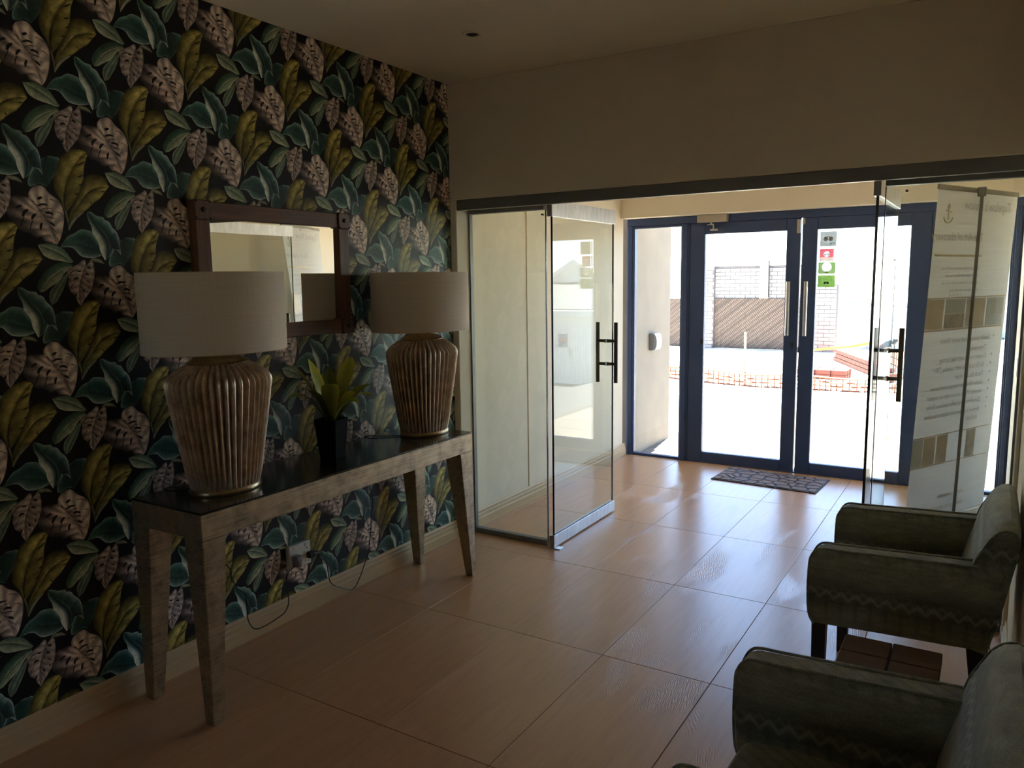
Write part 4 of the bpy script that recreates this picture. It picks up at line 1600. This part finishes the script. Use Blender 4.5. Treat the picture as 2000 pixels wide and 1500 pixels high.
# ------------------------------------------------------------------ roll-up banner behind the right glass panel (seen from its back)
def banner_fabric_material():
    t = NT('white_banner_fabric')
    n = t.noise(t.coords('Object', (1, 1, 40)), 3.0, 3)
    c = t.ramp(n, [(0.3, (0.70, 0.70, 0.68)), (0.7, (0.76, 0.76, 0.74))])
    t.color(c)
    t.set(Roughness=0.7, Specular_IOR_Level=0.2)
    tl = t.node('ShaderNodeBsdfTranslucent')
    t.l.new(c, tl.inputs['Color'])
    mx = t.node('ShaderNodeMixShader')
    mx.inputs[0].default_value = 0.5
    t.l.new(t.bsdf.outputs[0], mx.inputs[1])
    t.l.new(tl.outputs[0], mx.inputs[2])
    t.l.new(mx.outputs[0], t.out.inputs['Surface'])
    return t.m


M['banner'] = banner_fabric_material()
M['rail_grey'] = mottled('matt_grey_rail', (0.26, 0.24, 0.20), rough=0.5, metal=0.3)
bn = tag(empty('roll_up_banner', (2.60, 5.42, 0)), 'white roll-up banner seen from behind through the right-hand glass panel', 'banner')
BL, BR, TL, TR = Vector((2.392, 5.055, 0.09)), Vector((2.787, 5.815, 0.09)), Vector((2.483, 4.835, 2.065)), Vector((2.858, 5.690, 2.065))
bnor = (BR - BL).cross(TL - BL).normalized()       # towards the front of the banner
if bnor.x > 0:
    bnor = -bnor


def bp(u, v, off=0.0):
    return tuple((BL * (1 - u) + BR * u) * (1 - v) + (TL * (1 - u) + TR * u) * v + bnor * off)


mb = MB()
rows = [[bp(u / 8, v / 24, 0.0) for u in range(9)] for v in range(25)]
rows2 = [[bp(u / 8, v / 24, -0.0006) for u in range(9)] for v in range(25)]
mb.sheet(rows)
mb.sheet(rows2)
fab = mb.build('fabric', M['banner'], bn)
BW, BH = (TR - TL).length, (TL - BL).length


def rail(name, v, r, mat, over=0.012, par=bn):
    q = MB()
    a, b = Vector(bp(-over, v)), Vector(bp(1 + over, v))
    ax = (b - a).normalized()
    h = Vector((0, 0, r))
    w = bnor * (r * 0.7)
    q.hexa([a - h - w, b - h - w, b - h + w, a - h + w], [a + h - w * .6, b + h - w * .6, b + h + w * .6, a + h + w * .6])
    return q.build(name, M[mat], par, bevel=0.004, seg=2)


rail('top_rail', 1.0, 0.014, 'rail_grey', 0.004)
q = MB()
a, b = Vector(bp(0.01, 0)), Vector(bp(0.99, 0))
w = bnor * 0.06
q.hexa([tuple(a - w - Vector((0, 0, .085))), tuple(b - w - Vector((0, 0, .085))), tuple(b + w - Vector((0, 0, .085))), tuple(a + w - Vector((0, 0, .085)))],
       [tuple(a - w * .35 + Vector((0, 0, .008))), tuple(b - w * .35 + Vector((0, 0, .008))), tuple(b + w * .35 + Vector((0, 0, .008))), tuple(a + w * .35 + Vector((0, 0, .008)))])
q.build('base_cassette', M['alu'], bn, bevel=0.004)
q = MB()
q.tube([bp(0.5, 0.0, -0.05), bp(0.47, 0.997, -0.024)], 0.0095, 12)
q.build('support_pole', M['dark_alu'], bn, smooth=True)
q = MB()
c = Vector(bp(0.47, 0.995, -0.022))
q.box(c.x - .022, c.x + .022, c.y - .022, c.y + .022, c.z - .022, c.z + .030)
q.build('pole_hook', M['dark_alu'], bn, bevel=0.006, seg=2)

INK = {'grey': mottled('faded_grey_print', (0.42, 0.42, 0.41), 0.7), 'gold': mottled('faded_gold_print', (0.58, 0.50, 0.32), 0.7),
       'sand': mottled('faded_sand_print', (0.60, 0.54, 0.44), 0.7, var=0.1, scale=9), 'sky': mottled('faded_blue_grey_print', (0.50, 0.55, 0.57), 0.7, var=0.08, scale=9),
       'stone': mottled('faded_stone_print', (0.46, 0.43, 0.37), 0.7, var=0.2, scale=22), 'frame': mottled('faded_tan_line', (0.52, 0.42, 0.31), 0.7)}


def onb(u0, v0):
    # advance runs from the far edge (u = 1) to the near edge when read from the front
    return lambda s, t, w: bp(u0 - s / BW, v0 + t / BH, w * 1.0 - 0.0003)


def bprint(name, u0, u1, v0, v1, ink, th=0.0022):
    q = MB()
    lo = [bp(u0, v0, -th / 2 - .0003), bp(u1, v0, -th / 2 - .0003), bp(u1, v0, th / 2 - .0003), bp(u0, v0, th / 2 - .0003)]
    hi = [bp(u0, v1, -th / 2 - .0003), bp(u1, v1, -th / 2 - .0003), bp(u1, v1, th / 2 - .0003), bp(u0, v1, th / 2 - .0003)]
    q.hexa(lo, hi)
    return q.build(name, INK[ink], fab)


lettering('heading_lettering', [("Tugelow's Panow", 0, 0, 0.080, 0.25)], INK['grey'], fab, onb(0.93, 0.945))
lettering('tagline_lettering', [('The Art of discovery', 0, 0, 0.068, 0.25)], INK['grey'], fab, onb(0.60, 0.857))
bprint('gold_rule', 0.03, 0.60, 0.812, 0.818, 'gold')
for _s, _u, _v in (('Discover and relax with all around the sea', .60, .775), ('Close to a soft sandy beach Towards', .60, .754),
                   ('where you can come and take in the sun', .60, .733), ('and the afternoon breeze along', .60, .712), ('in style by day', .40, .699)):
    lettering('body_lettering', [(_s, 0, 0, 0.026, 0.25)], INK['grey'], fab, onb(_u, _v))
# upper photo strip: house, beach, terrace with shutters
bprint('photo_frame_line', 0.0, 0.98, 0.692, 0.695, 'frame')
bprint('photo_frame_line', 0.0, 0.98, 0.598, 0.602, 'frame')
bprint('photo_print', 0.0, 0.20, 0.604, 0.690, 'sand')
bprint('photo_print', 0.22, 0.46, 0.648, 0.690, 'sky')
bprint('photo_print', 0.22, 0.46, 0.604, 0.646, 'stone')
bprint('photo_print', 0.48, 0.72, 0.604, 0.690, 'sand')
bprint('photo_print', 0.74, 0.97, 0.604, 0.690, 'sky')
for k in range(9):
    bprint('shutter_slat', 0.80, 0.86, 0.640 + k * .0052, 0.6425 + k * .0052, 'stone', 0.003)
    bprint('shutter_slat', 0.91, 0.96, 0.640 + k * .0052, 0.6425 + k * .0052, 'stone', 0.003)
bl = ['Locally sourced bath scent Theme', 'Treatments in', 'En-suite rooms with bed heating', 'Hi-Threads TVs with satellite TV', 'Tea & Nu and dryer', 'Under-floor four heated bathrooms',
      'wireless Wi-Fi access rate on request', 'Complimentary coffee and eco Eucky', 'Airport transfers and airport handlers', 'available']
vv = [0.560, 0.530, 0.502, 0.474, 0.446, 0.418, 0.390, 0.362, 0.332, 0.306]
uu = [0.83, 0.80, 0.81, 0.80, 0.80, 0.80, 0.80, 0.80, 0.80, 0.78]
for s, v, u in zip(bl, vv, uu):
    lettering('bullet_lettering', [(s, 0, 0, 0.042, 0.25)], INK['grey'], fab, onb(u, v))
for k in (0, 2, 3, 4, 5, 6, 7, 8):
    bprint('bullet_dot', 0.875, 0.888, vv[k] + .006, vv[k] + .013, 'grey')
bprint('photo_frame_line', 0.0, 0.97, 0.275, 0.278, 'frame')
bprint('photo_frame_line', 0.0, 0.97, 0.180, 0.183, 'frame')
for a, b, ink in ((0.0, .12, 'sky'), (.13, .27, 'sand'), (.29, .42, 'sand'), (.66, .78, 'stone')):
    bprint('photo_print', a, b, 0.185, 0.273, ink)
q = MB()
lettering('footer_lettering', [('www.coastsuites', 0, 0, 0.045, 0.2), ('bookings at reception', 0.0, -0.075, 0.045, 0.2)], INK['gold'], fab, onb(0.70, 0.065))
# anchor-like crest at the top corner
cr = []


def crest(s, t):
    return bp(0.14 - s / BW, 0.93 + t / BH, 0)


q = MB()
for w in (-0.0012, 0.0006):
    shift = bnor * w
    add = lambda pts, r: q.tube([tuple(Vector(crest(a, b)) + shift) for a, b in pts], r, 5)
    add([(0, -.035), (0, .035)], .004)
    add([(-.035, .010), (.03, .018)], .0035)
    add(spline([(-.05, -.020), (-.03, -.042), (0, -.05), (.03, -.042), (.05, -.020)], 12), .0035)
    add(spline([(-.012, .035), (0, .052), (.012, .035), (0, .026), (-.012, .035)], 12), .003)
q.build('crest_print', INK['gold'], fab)

# ------------------------------------------------------------------ outside
M['paving'] = mottled('sandstone_paving', (0.1560, 0.1388, 0.1147), 0.85, var=0.1, scale=6, bump=0.2, bscale=80)
M['kerb'] = mottled('grey_kerbstone', (0.0780, 0.0718, 0.0624), 0.9, var=0.1, scale=6)
M['asphalt'] = mottled('pale_asphalt', (0.085, 0.087, 0.085), 0.9, var=0.2, scale=18, bump=0.4, bscale=160)
M['sand'] = mottled('bright_sandy_ground', (0.62, 0.56, 0.47), 0.95, var=0.08, scale=2, bump=0.4, bscale=30)
M['white_brick'] = mottled('whitewashed_brick', (0.2106, 0.2028, 0.2106), 0.9, var=0.10, scale=9, bump=0.4, bscale=60)
M['pink_brick'] = mottled('stained_pink_brick', (0.2184, 0.1482, 0.1404), 0.9, var=0.12, scale=9, bump=0.4, bscale=60)
M['mortar'] = mottled('grey_mortar', (0.0780, 0.0741, 0.0780), 0.95)
M['red_brick'] = mottled('dark_red_brick', (0.0910, 0.0252, 0.0182), 0.9, var=0.25, scale=30, bump=0.3, bscale=80)
M['white_wall'] = mottled('white_weatherboard', (0.50, 0.505, 0.50), 0.7, var=0.04, scale=5)
M['gable_white'] = mottled('bright_white_gable', (0.84, 0.85, 0.84), 0.8, var=0.03, scale=5)
M['white_roof'] = mottled('white_corrugated_sheet', (0.1482, 0.1638, 0.1833), 0.9, var=0.05, scale=4)
M['orange'] = mottled('orange_barrier_plastic', (0.1300, 0.0310, 0.0050), 0.6, var=0.1)
M['yellow'] = mottled('yellow_tape', (0.2040, 0.1380, 0.0120), 0.6)
M['stake'] = mottled('pale_timber', (0.30, 0.215, 0.11), 0.8, var=0.1, stretch=(8, 8, 1))
M['yucca'] = mottled('yucca_green', (0.10, 0.14, 0.03), 0.5, var=0.3, scale=14)
M['blue_sign'] = mottled('blue_sign', (0.03, 0.13, 0.26), 0.5)
M['red_sign'] = mottled('red_sign_panel', (0.60, 0.10, 0.08), 0.5)

# ground: flat forecourt, then the road falling away to the right
mb = MB()
NX, NY = 26, 22
gx = [-30, -20, -12, -8, -5, -3, -1, 0, 1, 2, 2.9]
gy = [6.50, 7.5, 9, 11, 13, 15, 18, 22, 30, 45, 80]
mb.sheet([[(x, y, -0.065) for x in gx] for y in gy])
struct(mb.build('ground', M['sand']))
mb = MB()
mb.sheet([[(x, y, -0.065) for x in (-14, -4, 0, 4, 14)] for y in (-24, -12, -7, -3.61)])
struct(mb.build('ground', M['kerb']))  # unseen ground added behind the rear window to bounce light indoors
mb = MB()
rx = [2.9, 3.2, 4, 5, 6, 7, 8.5, 12, 20, 40]
mb.sheet([[(x, y, -0.075 - max(0, min(x, 8.5) - 3.0) * 0.252) for x in rx] for y in (-6, 3, 6.5, 8, 10, 13, 16, 20, 30, 60)])
struct(mb.build('road', M['asphalt']))
mb = MB()
mb.box(2.78, 2.92, 6.7, 12.0, -0.2, -0.045)
struct(mb.build('trim_4', M['kerb'], bevel=0.01), 'pale kerb between paving and road')
pv = struct(empty('paving', (1.4, 8, -0.065)))
for i in range(6):
    for j in range(8):
        x0, y0 = -0.02 + 0.47 * i, 6.56 + 0.47 * j
        key = ('pave', (i * 3 + j) % 3)
        if key not in cache:
            q = MB()
            q.box(-0.231, 0.231, -0.231, 0.231, -0.01, 0.010)
            cache[key] = q.mesh('paving_slab', bevel=0.004)
            cache[key].materials.append(M['paving'])
        if x0 + .47 > 2.80:
            continue
        link('paving_slab', cache[key], pv, (x0 + .235, y0 + .235, -0.060 + 0.0015 * ((i * 5 + j * 3) % 3)))

# wall fitting on the outside pillar
wf = tag(empty('wall_fitting', (-0.01, 7.055, 0.90)), 'silver rounded box fixed to the outside pillar, seen through the left sidelight', 'wall fitting')
mb = MB()
mb.box(-0.0205, 0.022, 6.985, 7.125, 0.905, 1.070)
mb.build('back_box', M['dark_alu'], wf, bevel=0.006)
mb = MB()
mb.prism([(0.022, 0.905), (0.045, 0.915), (0.058, 0.95), (0.060, 1.0), (0.052, 1.045), (0.036, 1.068), (0.022, 1.070)], 1, 6.988, 7.122)
mb.build('front_cover', M['grey_plastic'], wf, bevel=0.004)


# whitewashed brick wall with piers
def brick_wall(name, label, x0, x1, y, z0, z1, mat, depth=0.2, hole=None, bw=0.235, bh=0.086, pink=None, limit=300):
    w = tag(empty(name, ((x0 + x1) / 2, y + depth / 2, z0)), label, 'brick wall')
    q = MB()
    q.box(x0, x1, y + 0.012, y + depth, z0 - 0.15, z1 - 0.002)
    q.build('mortar_core', M['mortar'], w)
    n, r = 0, 0
    z = z0
    while z + bh <= z1 + 0.02:
        x = x0 - (bw / 2 if r % 2 else 0)
        while x < x1 - 0.03:
            a, b = max(x, x0), min(x + bw - 0.010, x1)
            zz = z + bh - 0.010
            if b - a > 0.03 and n < limit:
                rd = random.Random(int(1000 * x + 77 * r))
                m = M['pink_brick'] if pink and pink(a, z) and rd.random() < .8 else mat
                key = (name, round(b - a, 2), m.name)
                if key not in cache:
                    q = MB()
                    L = (b - a) / 2
                    q.box(-L, L, 0, 0.05, 0, bh - 0.010)
                    cache[key] = q.mesh('brick', bevel=0.004)
                    cache[key].materials.append(m)
                link('brick', cache[key], w, ((a + b) / 2, y + rd.uniform(-0.006, 0.004), z))
                n += 1
            x += bw
        z += bh
        r += 1
    return w


WY = 18.0
brick_wall('brick_wall', 'whitewashed brick wall above the brown hoarding, seen through the left door', -2.78, -0.58, WY, 1.10, 1.84, M['white_brick'])
brick_wall('brick_pier', 'whitewashed brick pier left of the large brown hoarding panel', -3.03, -2.775, WY - 0.12, -0.06, 1.84, M['white_brick'], 0.3)
brick_wall('brick_pier', 'whitewashed brick pier with pink stains, seen right of the pull handles', -0.56, -0.10, WY - 0.12, -0.08, 1.40, M['white_brick'], 0.3, pink=lambda x, z: z < 0.55)
pp = tag(empty('gate_post', (-1.62, WY - .12, 1.10)), 'plain white post standing in front of the whitewashed brick wall', 'post')
mb = MB()
mb.box(-1.725, -1.545, WY - 0.16, WY - 0.01, 1.10, 1.92)
mb.build('shaft', M['white_wall'], pp, bevel=0.01)
mb = MB()
mb.tube([(-1.535, WY - .1, 1.12), (-1.53, WY - .1, 1.90)], 0.012, 8)
mb.hexa([(-1.60, WY - .13, 1.895), (-1.52, WY - .13, 1.905), (-1.52, WY - .07, 1.905), (-1.60, WY - .07, 1.895)],
        [(-1.60, WY - .13, 1.905), (-1.52, WY - .13, 1.94), (-1.52, WY - .07, 1.94), (-1.60, WY - .07, 1.905)])
mb.build('downpipe', M['black'], pp)


def hoarding_material():
    """brown printed sheet: diagonal rows of small repeated marks"""
    t = NT('brown_printed_hoarding')
    v = t.coords('Object', (1, 1, 1), (0, radians(38), 0))
    sep = t.node('ShaderNodeSeparateXYZ')
    t.l.new(v, sep.inputs[0])
    cmb = t.node('ShaderNodeCombineXYZ')
    t.l.new(sep.outputs[0], cmb.inputs[0])
    t.l.new(sep.outputs[2], cmb.inputs[1])
    br = t.node('ShaderNodeTexBrick')
    br.offset = 0.0
    br.inputs['Scale'].default_value = 1.0
    br.inputs['Brick Width'].default_value = 0.040
    br.inputs['Row Height'].default_value = 0.088
    br.inputs['Mortar Size'].default_value = 0.011
    br.inputs['Color1'].default_value = (0.125, 0.081, 0.062, 1)
    br.inputs['Color2'].default_value = (0.097, 0.063, 0.048, 1)
    br.inputs['Mortar'].default_value = (0.013, 0.007, 0.005, 1)
    t.l.new(cmb.outputs[0], br.inputs['Vector'])
    st = t.ramp(t.math('FRACT', t.math('MULTIPLY', sep.outputs[2], 3.6)), [(0.0, (1, 1, 1)), (0.78, (1, 1, 1)), (0.81, (0, 0, 0)), (1.0, (0, 0, 0))])
    sm = t.ramp(t.math('FRACT', t.math('MULTIPLY', sep.outputs[0], 50.0)), [(0.0, (.6, .6, .6)), (0.5, (1, 1, 1))])
    c = t.mix(1.0, br.outputs['Color'], sm, 'MULTIPLY')
    t.color(t.mix(st, (0.020, 0.011, 0.008), c))
    t.set(Roughness=0.6)
    return t.m


M['hoarding'] = hoarding_material()
for x0, x1, lab in ((-2.77, -0.585, 'large brown printed hoarding panel at the building site behind the left door'), (-5.2, -3.035, 'brown printed hoarding panel showing in the left sidelight')):
    h = tag(empty('hoarding_panel', ((x0 + x1) / 2, WY - 0.03, -0.06)), lab, 'hoarding', 'hoarding panels at the building site')
    q = MB()
    q.box(x0, x1, WY - 0.05, WY - 0.03, -0.06, 1.094)
    q.build('printed_sheet', M['hoarding'], h)
    for z in (0.2, 0.85):
        q = MB()
        q.box(x0 + .02, x1 - .02, WY - 0.03, WY + 0.01, z, z + 0.05)
        q.build('backing_batten', M['stake'], h)

sk = tag(empty('timber_stake', (-0.43, 12.0, -0.07)), 'pale timber stake standing in the sandy forecourt before the hoarding', 'stake')
mb = MB()
mb.hexa([(-.445, 11.985, -.10), (-.415, 11.985, -.10), (-.415, 12.015, -.10), (-.445, 12.015, -.10)], [(-.462, 11.982, .75), (-.430, 11.982, .75), (-.430, 12.014, .75), (-.462, 12.014, .75)])
mb.build('shaft', M['stake'], sk, bevel=0.003)
mb = MB()
mb.tube([(-.460, 11.99, .12), (-.40, 11.985, .115)], 0.006, 6)
mb.build('tie', M['orange'], sk)


# low orange barrier mesh
def barrier(label, pts, h, step=0.09):
    b = tag(empty('barrier_mesh', Vector(pts[len(pts) // 2])), label, 'barrier mesh', 'orange barrier mesh on the forecourt')
    n = int(sum((Vector(q) - Vector(p)).length for p, q in zip(pts, pts[1:])) / step)
    P = spline(pts, n)
    q = MB()
    for r, k in ((0.02, 0), (.35, 0), (.65, 0), (1.0, 0)):
        q.tube([(x, y + .02 * sin(9 * x + 5 * r), z + h * r * (1 + .1 * sin(4 * x))) for x, y, z in P], 0.0135, 4)
    for x, y, z in P:
        q.tube([(x, y + .02 * sin(9 * x), z), (x, y + .02 * sin(9 * x + 5), z + h * (1 + .1 * sin(4 * x)))], 0.010, 4)
    q.build('netting', M['orange'], b)
    return b


barrier('long low strip of orange barrier mesh across the sandy forecourt', [(-1.9, 12.3, -.06), (-1.0, 11.95, -.06), (-.3, 11.8, -.06), (.4, 11.82, -.06), (1.0, 11.85, -.06), (1.72, 12.0, -.06)], 0.19)
barrier('short steep strip of orange barrier mesh by the red brick step', [(0.95, 15.9, -.05), (1.3, 14.7, -.05), (1.62, 13.6, -.05), (1.82, 13.2, -.05)], 0.42, 0.12)
bt = tag(empty('barrier_tape', (0.6, 16.7, -0.065)), 'sagging yellow barrier tape strung before the white shed', 'tape')
mb = MB()
P = spline([(-.42, 16.9, .03), (0.1, 16.8, .10), (.45, 16.7, .16), (1.0, 16.5, .30)], 24)
mb.sheet([[(x, y, z), (x, y, z + .05)] for x, y, z in P])
mb.build('strip', M['yellow'], bt)
for x, y, z in (P[0], P[-1]):
    mb = MB()
    mb.tube([(x, y + .012, -.08), (x, y + .012, z + .08)], .010, 8)
    mb.build('tape_post', M['stake'], bt)

# stepped edge and stack of red bricks
st = tag(empty('brick_edging', (1.0, 14.3, -.06)), 'diagonal edging of dark red bricks at the building site', 'brick edging')
q0 = MB()
q0.box(-.115, .115, -.05, .05, 0, .07)
bm_ = q0.mesh('brick', bevel=0.004)
bm_.materials.append(M['red_brick'])
for i in range(14):
    for r in range(3):
        f = (i + .5 * (r % 2)) / 14
        o = link('brick', bm_, st, (0.25 + 1.30 * f, 16.1 - 3.1 * f, -.06 + r * .078))
        o.rotation_euler.z = -1.17
sp_ = tag(empty('brick_stack', (0.32, 13.7, -.06)), 'low flat stack of red bricks on the sandy forecourt', 'brick stack')
for i in range(4):
    for j in range(5):
        for r in range(2):
            link('brick', bm_, sp_, (0.02 + .24 * i + .01 * (j % 2), 13.2 + .11 * j * (1 + .02 * r), -.06 + r * .073))

# small white shed
sh = tag(empty('garden_shed', (0.75, 19.6, -.1)), 'small white weatherboard shed beyond the brick edging', 'shed')
mb = MB()
mb.box(0.12, 1.10, 19.0, 20.4, -.15, .93)
mb.build('shed_body', M['white_wall'], sh)
for k in range(10):
    mb = MB()
    mb.box(0.42, 1.12, 18.975, 19.0, -.1 + .098 * k, -.1 + .098 * k + .088)
    mb.build('weatherboard', M['white_wall'], sh)
mb = MB()
mb.hexa([(0.0, 18.85, 0.95), (1.25, 18.85, 0.86), (1.25, 20.5, .95), (0.0, 20.5, 1.05)], [(0.0, 18.85, 1.0), (1.25, 18.85, .91), (1.25, 20.5, 1.0), (0.0, 20.5, 1.10)])
mb.build('shed_roof', M['white_roof'], sh)
mb = MB()
mb.box(0.405, 0.425, 18.96, 18.99, -.1, .95)
mb.build('corner_pipe', M['grey_plastic'], sh)
# white house wall behind the far right of the forecourt
hs = tag(empty('white_house', (2.2, 26, -.1)), 'plain white house wall far behind the yucca', 'house')
mb = MB()
mb.box(1.25, 4.2, 24.0, 27.0, -1.2, 2.0)
mb.build('house_wall', M['white_wall'], hs)
mb = MB()
mb.hexa([(1.0, 23.7, 2.0), (4.5, 23.7, 2.0), (4.5, 27.3, 2.0), (1.0, 27.3, 2.0)], [(1.0, 25.2, 2.9), (4.5, 25.2, 2.9), (4.5, 25.8, 2.9), (1.0, 25.8, 2.9)])
mb.build('house_roof', M['white_roof'], hs)

# yucca beside the doors
yc = tag(empty('yucca', (1.86, 12.6, -.06)), 'spiky yucca growing at the right edge of the forecourt', 'yucca')
mb = MB()
mb.tube([(1.86, 12.6, -.08), (1.87, 12.6, .3), (1.84, 12.6, .62)], [.05, .045, .035], 10)
mb.build('trunk', M['stake'], yc)
rd = random.Random(5)
for hz, cnt, ln in ((0.64, 26, .42), (0.24, 18, .30)):
    for k in range(cnt):
        a = 2 * pi * k / cnt + rd.uniform(-.1, .1)
        el = rd.uniform(-.25, 1.25)
        d = Vector((cos(a) * cos(el), sin(a) * cos(el), sin(el)))
        b = Vector((1.855, 12.6, hz))
        s = d.cross(Vector((0, 0, 1))).normalized()
        L = ln * rd.uniform(.8, 1.1)
        q = MB()
        up = s.cross(d).normalized()
        pts = []
        for f, w in ((.05, .010), (.4, .017), (.75, .011), (1, .001)):
            c = b + d * (L * f) - Vector((0, 0, .12 * f * f * L))
            pts.append((c, w))
        rows = [[tuple(c - s * w + up * w * .3), tuple(c), tuple(c + s * w + up * w * .3)] for c, w in pts]
        q.sheet(rows)
        q.build('blade', M['yucca'], yc)
gl = tag(empty('garden_lamp', (1.60, 12.3, -.06)), 'small black garden spotlight on a stem beside the yucca', 'garden lamp')
mb = MB()
mb.tube([(1.60, 12.3, -.08), (1.60, 12.3, .60)], .008, 8)
mb.build('stem', M['black'], gl)
mb = MB()
mb.tube([(1.575, 12.28, .60), (1.615, 12.30, .66), (1.625, 12.305, .675)], [.028, .036, .030], 12)
mb.build('lamp_head', M['black'], gl)

# garage with gable, reflected in the open glass door
gr = tag(empty('garage', (9.0, 21, -1.5)), 'white garage with corrugated lean-to and gable, reflected in the open glass door', 'garage')
GY0 = 20.0
mb = MB()
mb.box(7.2, 12.8, GY0 + .02, GY0 + 5, -1.6, 0.70)
mb.build('garage_wall', M['gable_white'], gr)
for k in range(22):
    mb = MB()
    x = 7.95 + k * .082
    mb.box(x, x + .072, GY0 - .012, GY0 + .02, -1.46, .25)
    mb.build('door_board', M['gable_white'], gr)
mb = MB()
mb.box(7.1, 12.9, GY0 - .05, GY0 + .02, .36, .499)
mb.build('fascia', M['gable_white'], gr)
mb = MB()
mb.box(7.1, 12.9, GY0 - .16, GY0 - .05, .50, .70)
mb.build('gutter', M['gable_white'], gr, bevel=0.02)
rows = []
for i in range(101):
    x = 7.0 + 6.0 * i / 100
    c = .018 * cos(i * pi)
    rows.append([(x, GY0 - .12, .73 + c), (x, GY0 + 3.0, 1.48 + c)])
mb = MB()
mb.sheet(rows)
mb.build('corrugated_roof', M['white_roof'], gr)
GXC, GYY = 10.23, GY0 + 3.0
mb = MB()
mb.prism([(GXC - 1.30, 1.42), (GXC + 1.30, 1.42), (GXC, 2.22)], 1, GYY, GYY + 3.0)
gb = mb.build('gable', M['gable_white'], gr)
for k in range(5):
    z = 1.44 + .13 * k
    hw = 1.30 * (1 - (z + .12 - 1.42) / .80) + .02
    if hw < .1:
        continue
    q = MB()
    q.box(GXC - hw, GXC + hw, GYY - .03, GYY, z, z + .115)
    q.build('gable_board', M['gable_white'], gb)
for s in (-1, 1):
    q = MB()
    a, b = Vector((GXC + s * 1.55, 0, 1.27)), Vector((GXC, 0, 2.20))
    q.hexa([(a.x, GYY - .14, a.z - .10), (b.x, GYY - .14, b.z - .10), (b.x, GYY + 3.1, b.z - .10), (a.x, GYY + 3.1, a.z - .10)],
           [(a.x, GYY - .14, a.z + .05), (b.x, GYY - .14, b.z + .05), (b.x, GYY + 3.1, b.z + .05), (a.x, GYY + 3.1, a.z + .05)])
    q.build('gable_roof', M['gable_white'], gb)
sg = tag(empty('security_sign', (9.09, GY0 - .02, -.39)), 'blue and red sign on the garage door, reflected in the glass', 'sign')
mb = MB()
mb.box(8.945, 9.240, GY0 - .022, GY0 - .0125, -.385, .002)
mb.build('panel', M['blue_sign'], sg)
mb = MB()
mb.box(8.995, 9.19, GY0 - .0245, GY0 - .021, -.215, -.135)
mb.build('red_panel', M['red_sign'], sg)
lettering('lettering', [('ADVOS', 0, 0, .095, .1)], M['white_wall'], sg, lambda s, t, w: (8.955 + s, GY0 - .024 + w, -.095 + t))
lettering('lettering', [('ALARM', 0, 0, .05, 0)], M['white_wall'], sg, lambda s, t, w: (9.01 + s, GY0 - .0255 + w, -.20 + t))
lettering('lettering', [('armed response', 0, 0, .034, 0), ('24 hours', 0, -.05, .034, 0)], M['white_wall'], sg, lambda s, t, w: (8.965 + s, GY0 - .024 + w, -.28 + t))
nt = tag(empty('notice', (8.85, GY0 - .02, -.74)), 'small white notice below the blue sign on the garage door', 'notice')
mb = MB()
mb.box(8.80, 8.90, GY0 - .022, GY0 - .0125, -.74, -.41)
mb.build('sheet', M['banner'], nt)
for z in (-.50, -.56, -.62):
    mb = MB()
    mb.box(8.83, 8.87, GY0 - .0245, GY0 - .0215, z, z + .03)
    mb.build('printed_line', M['grey_plastic'], nt)
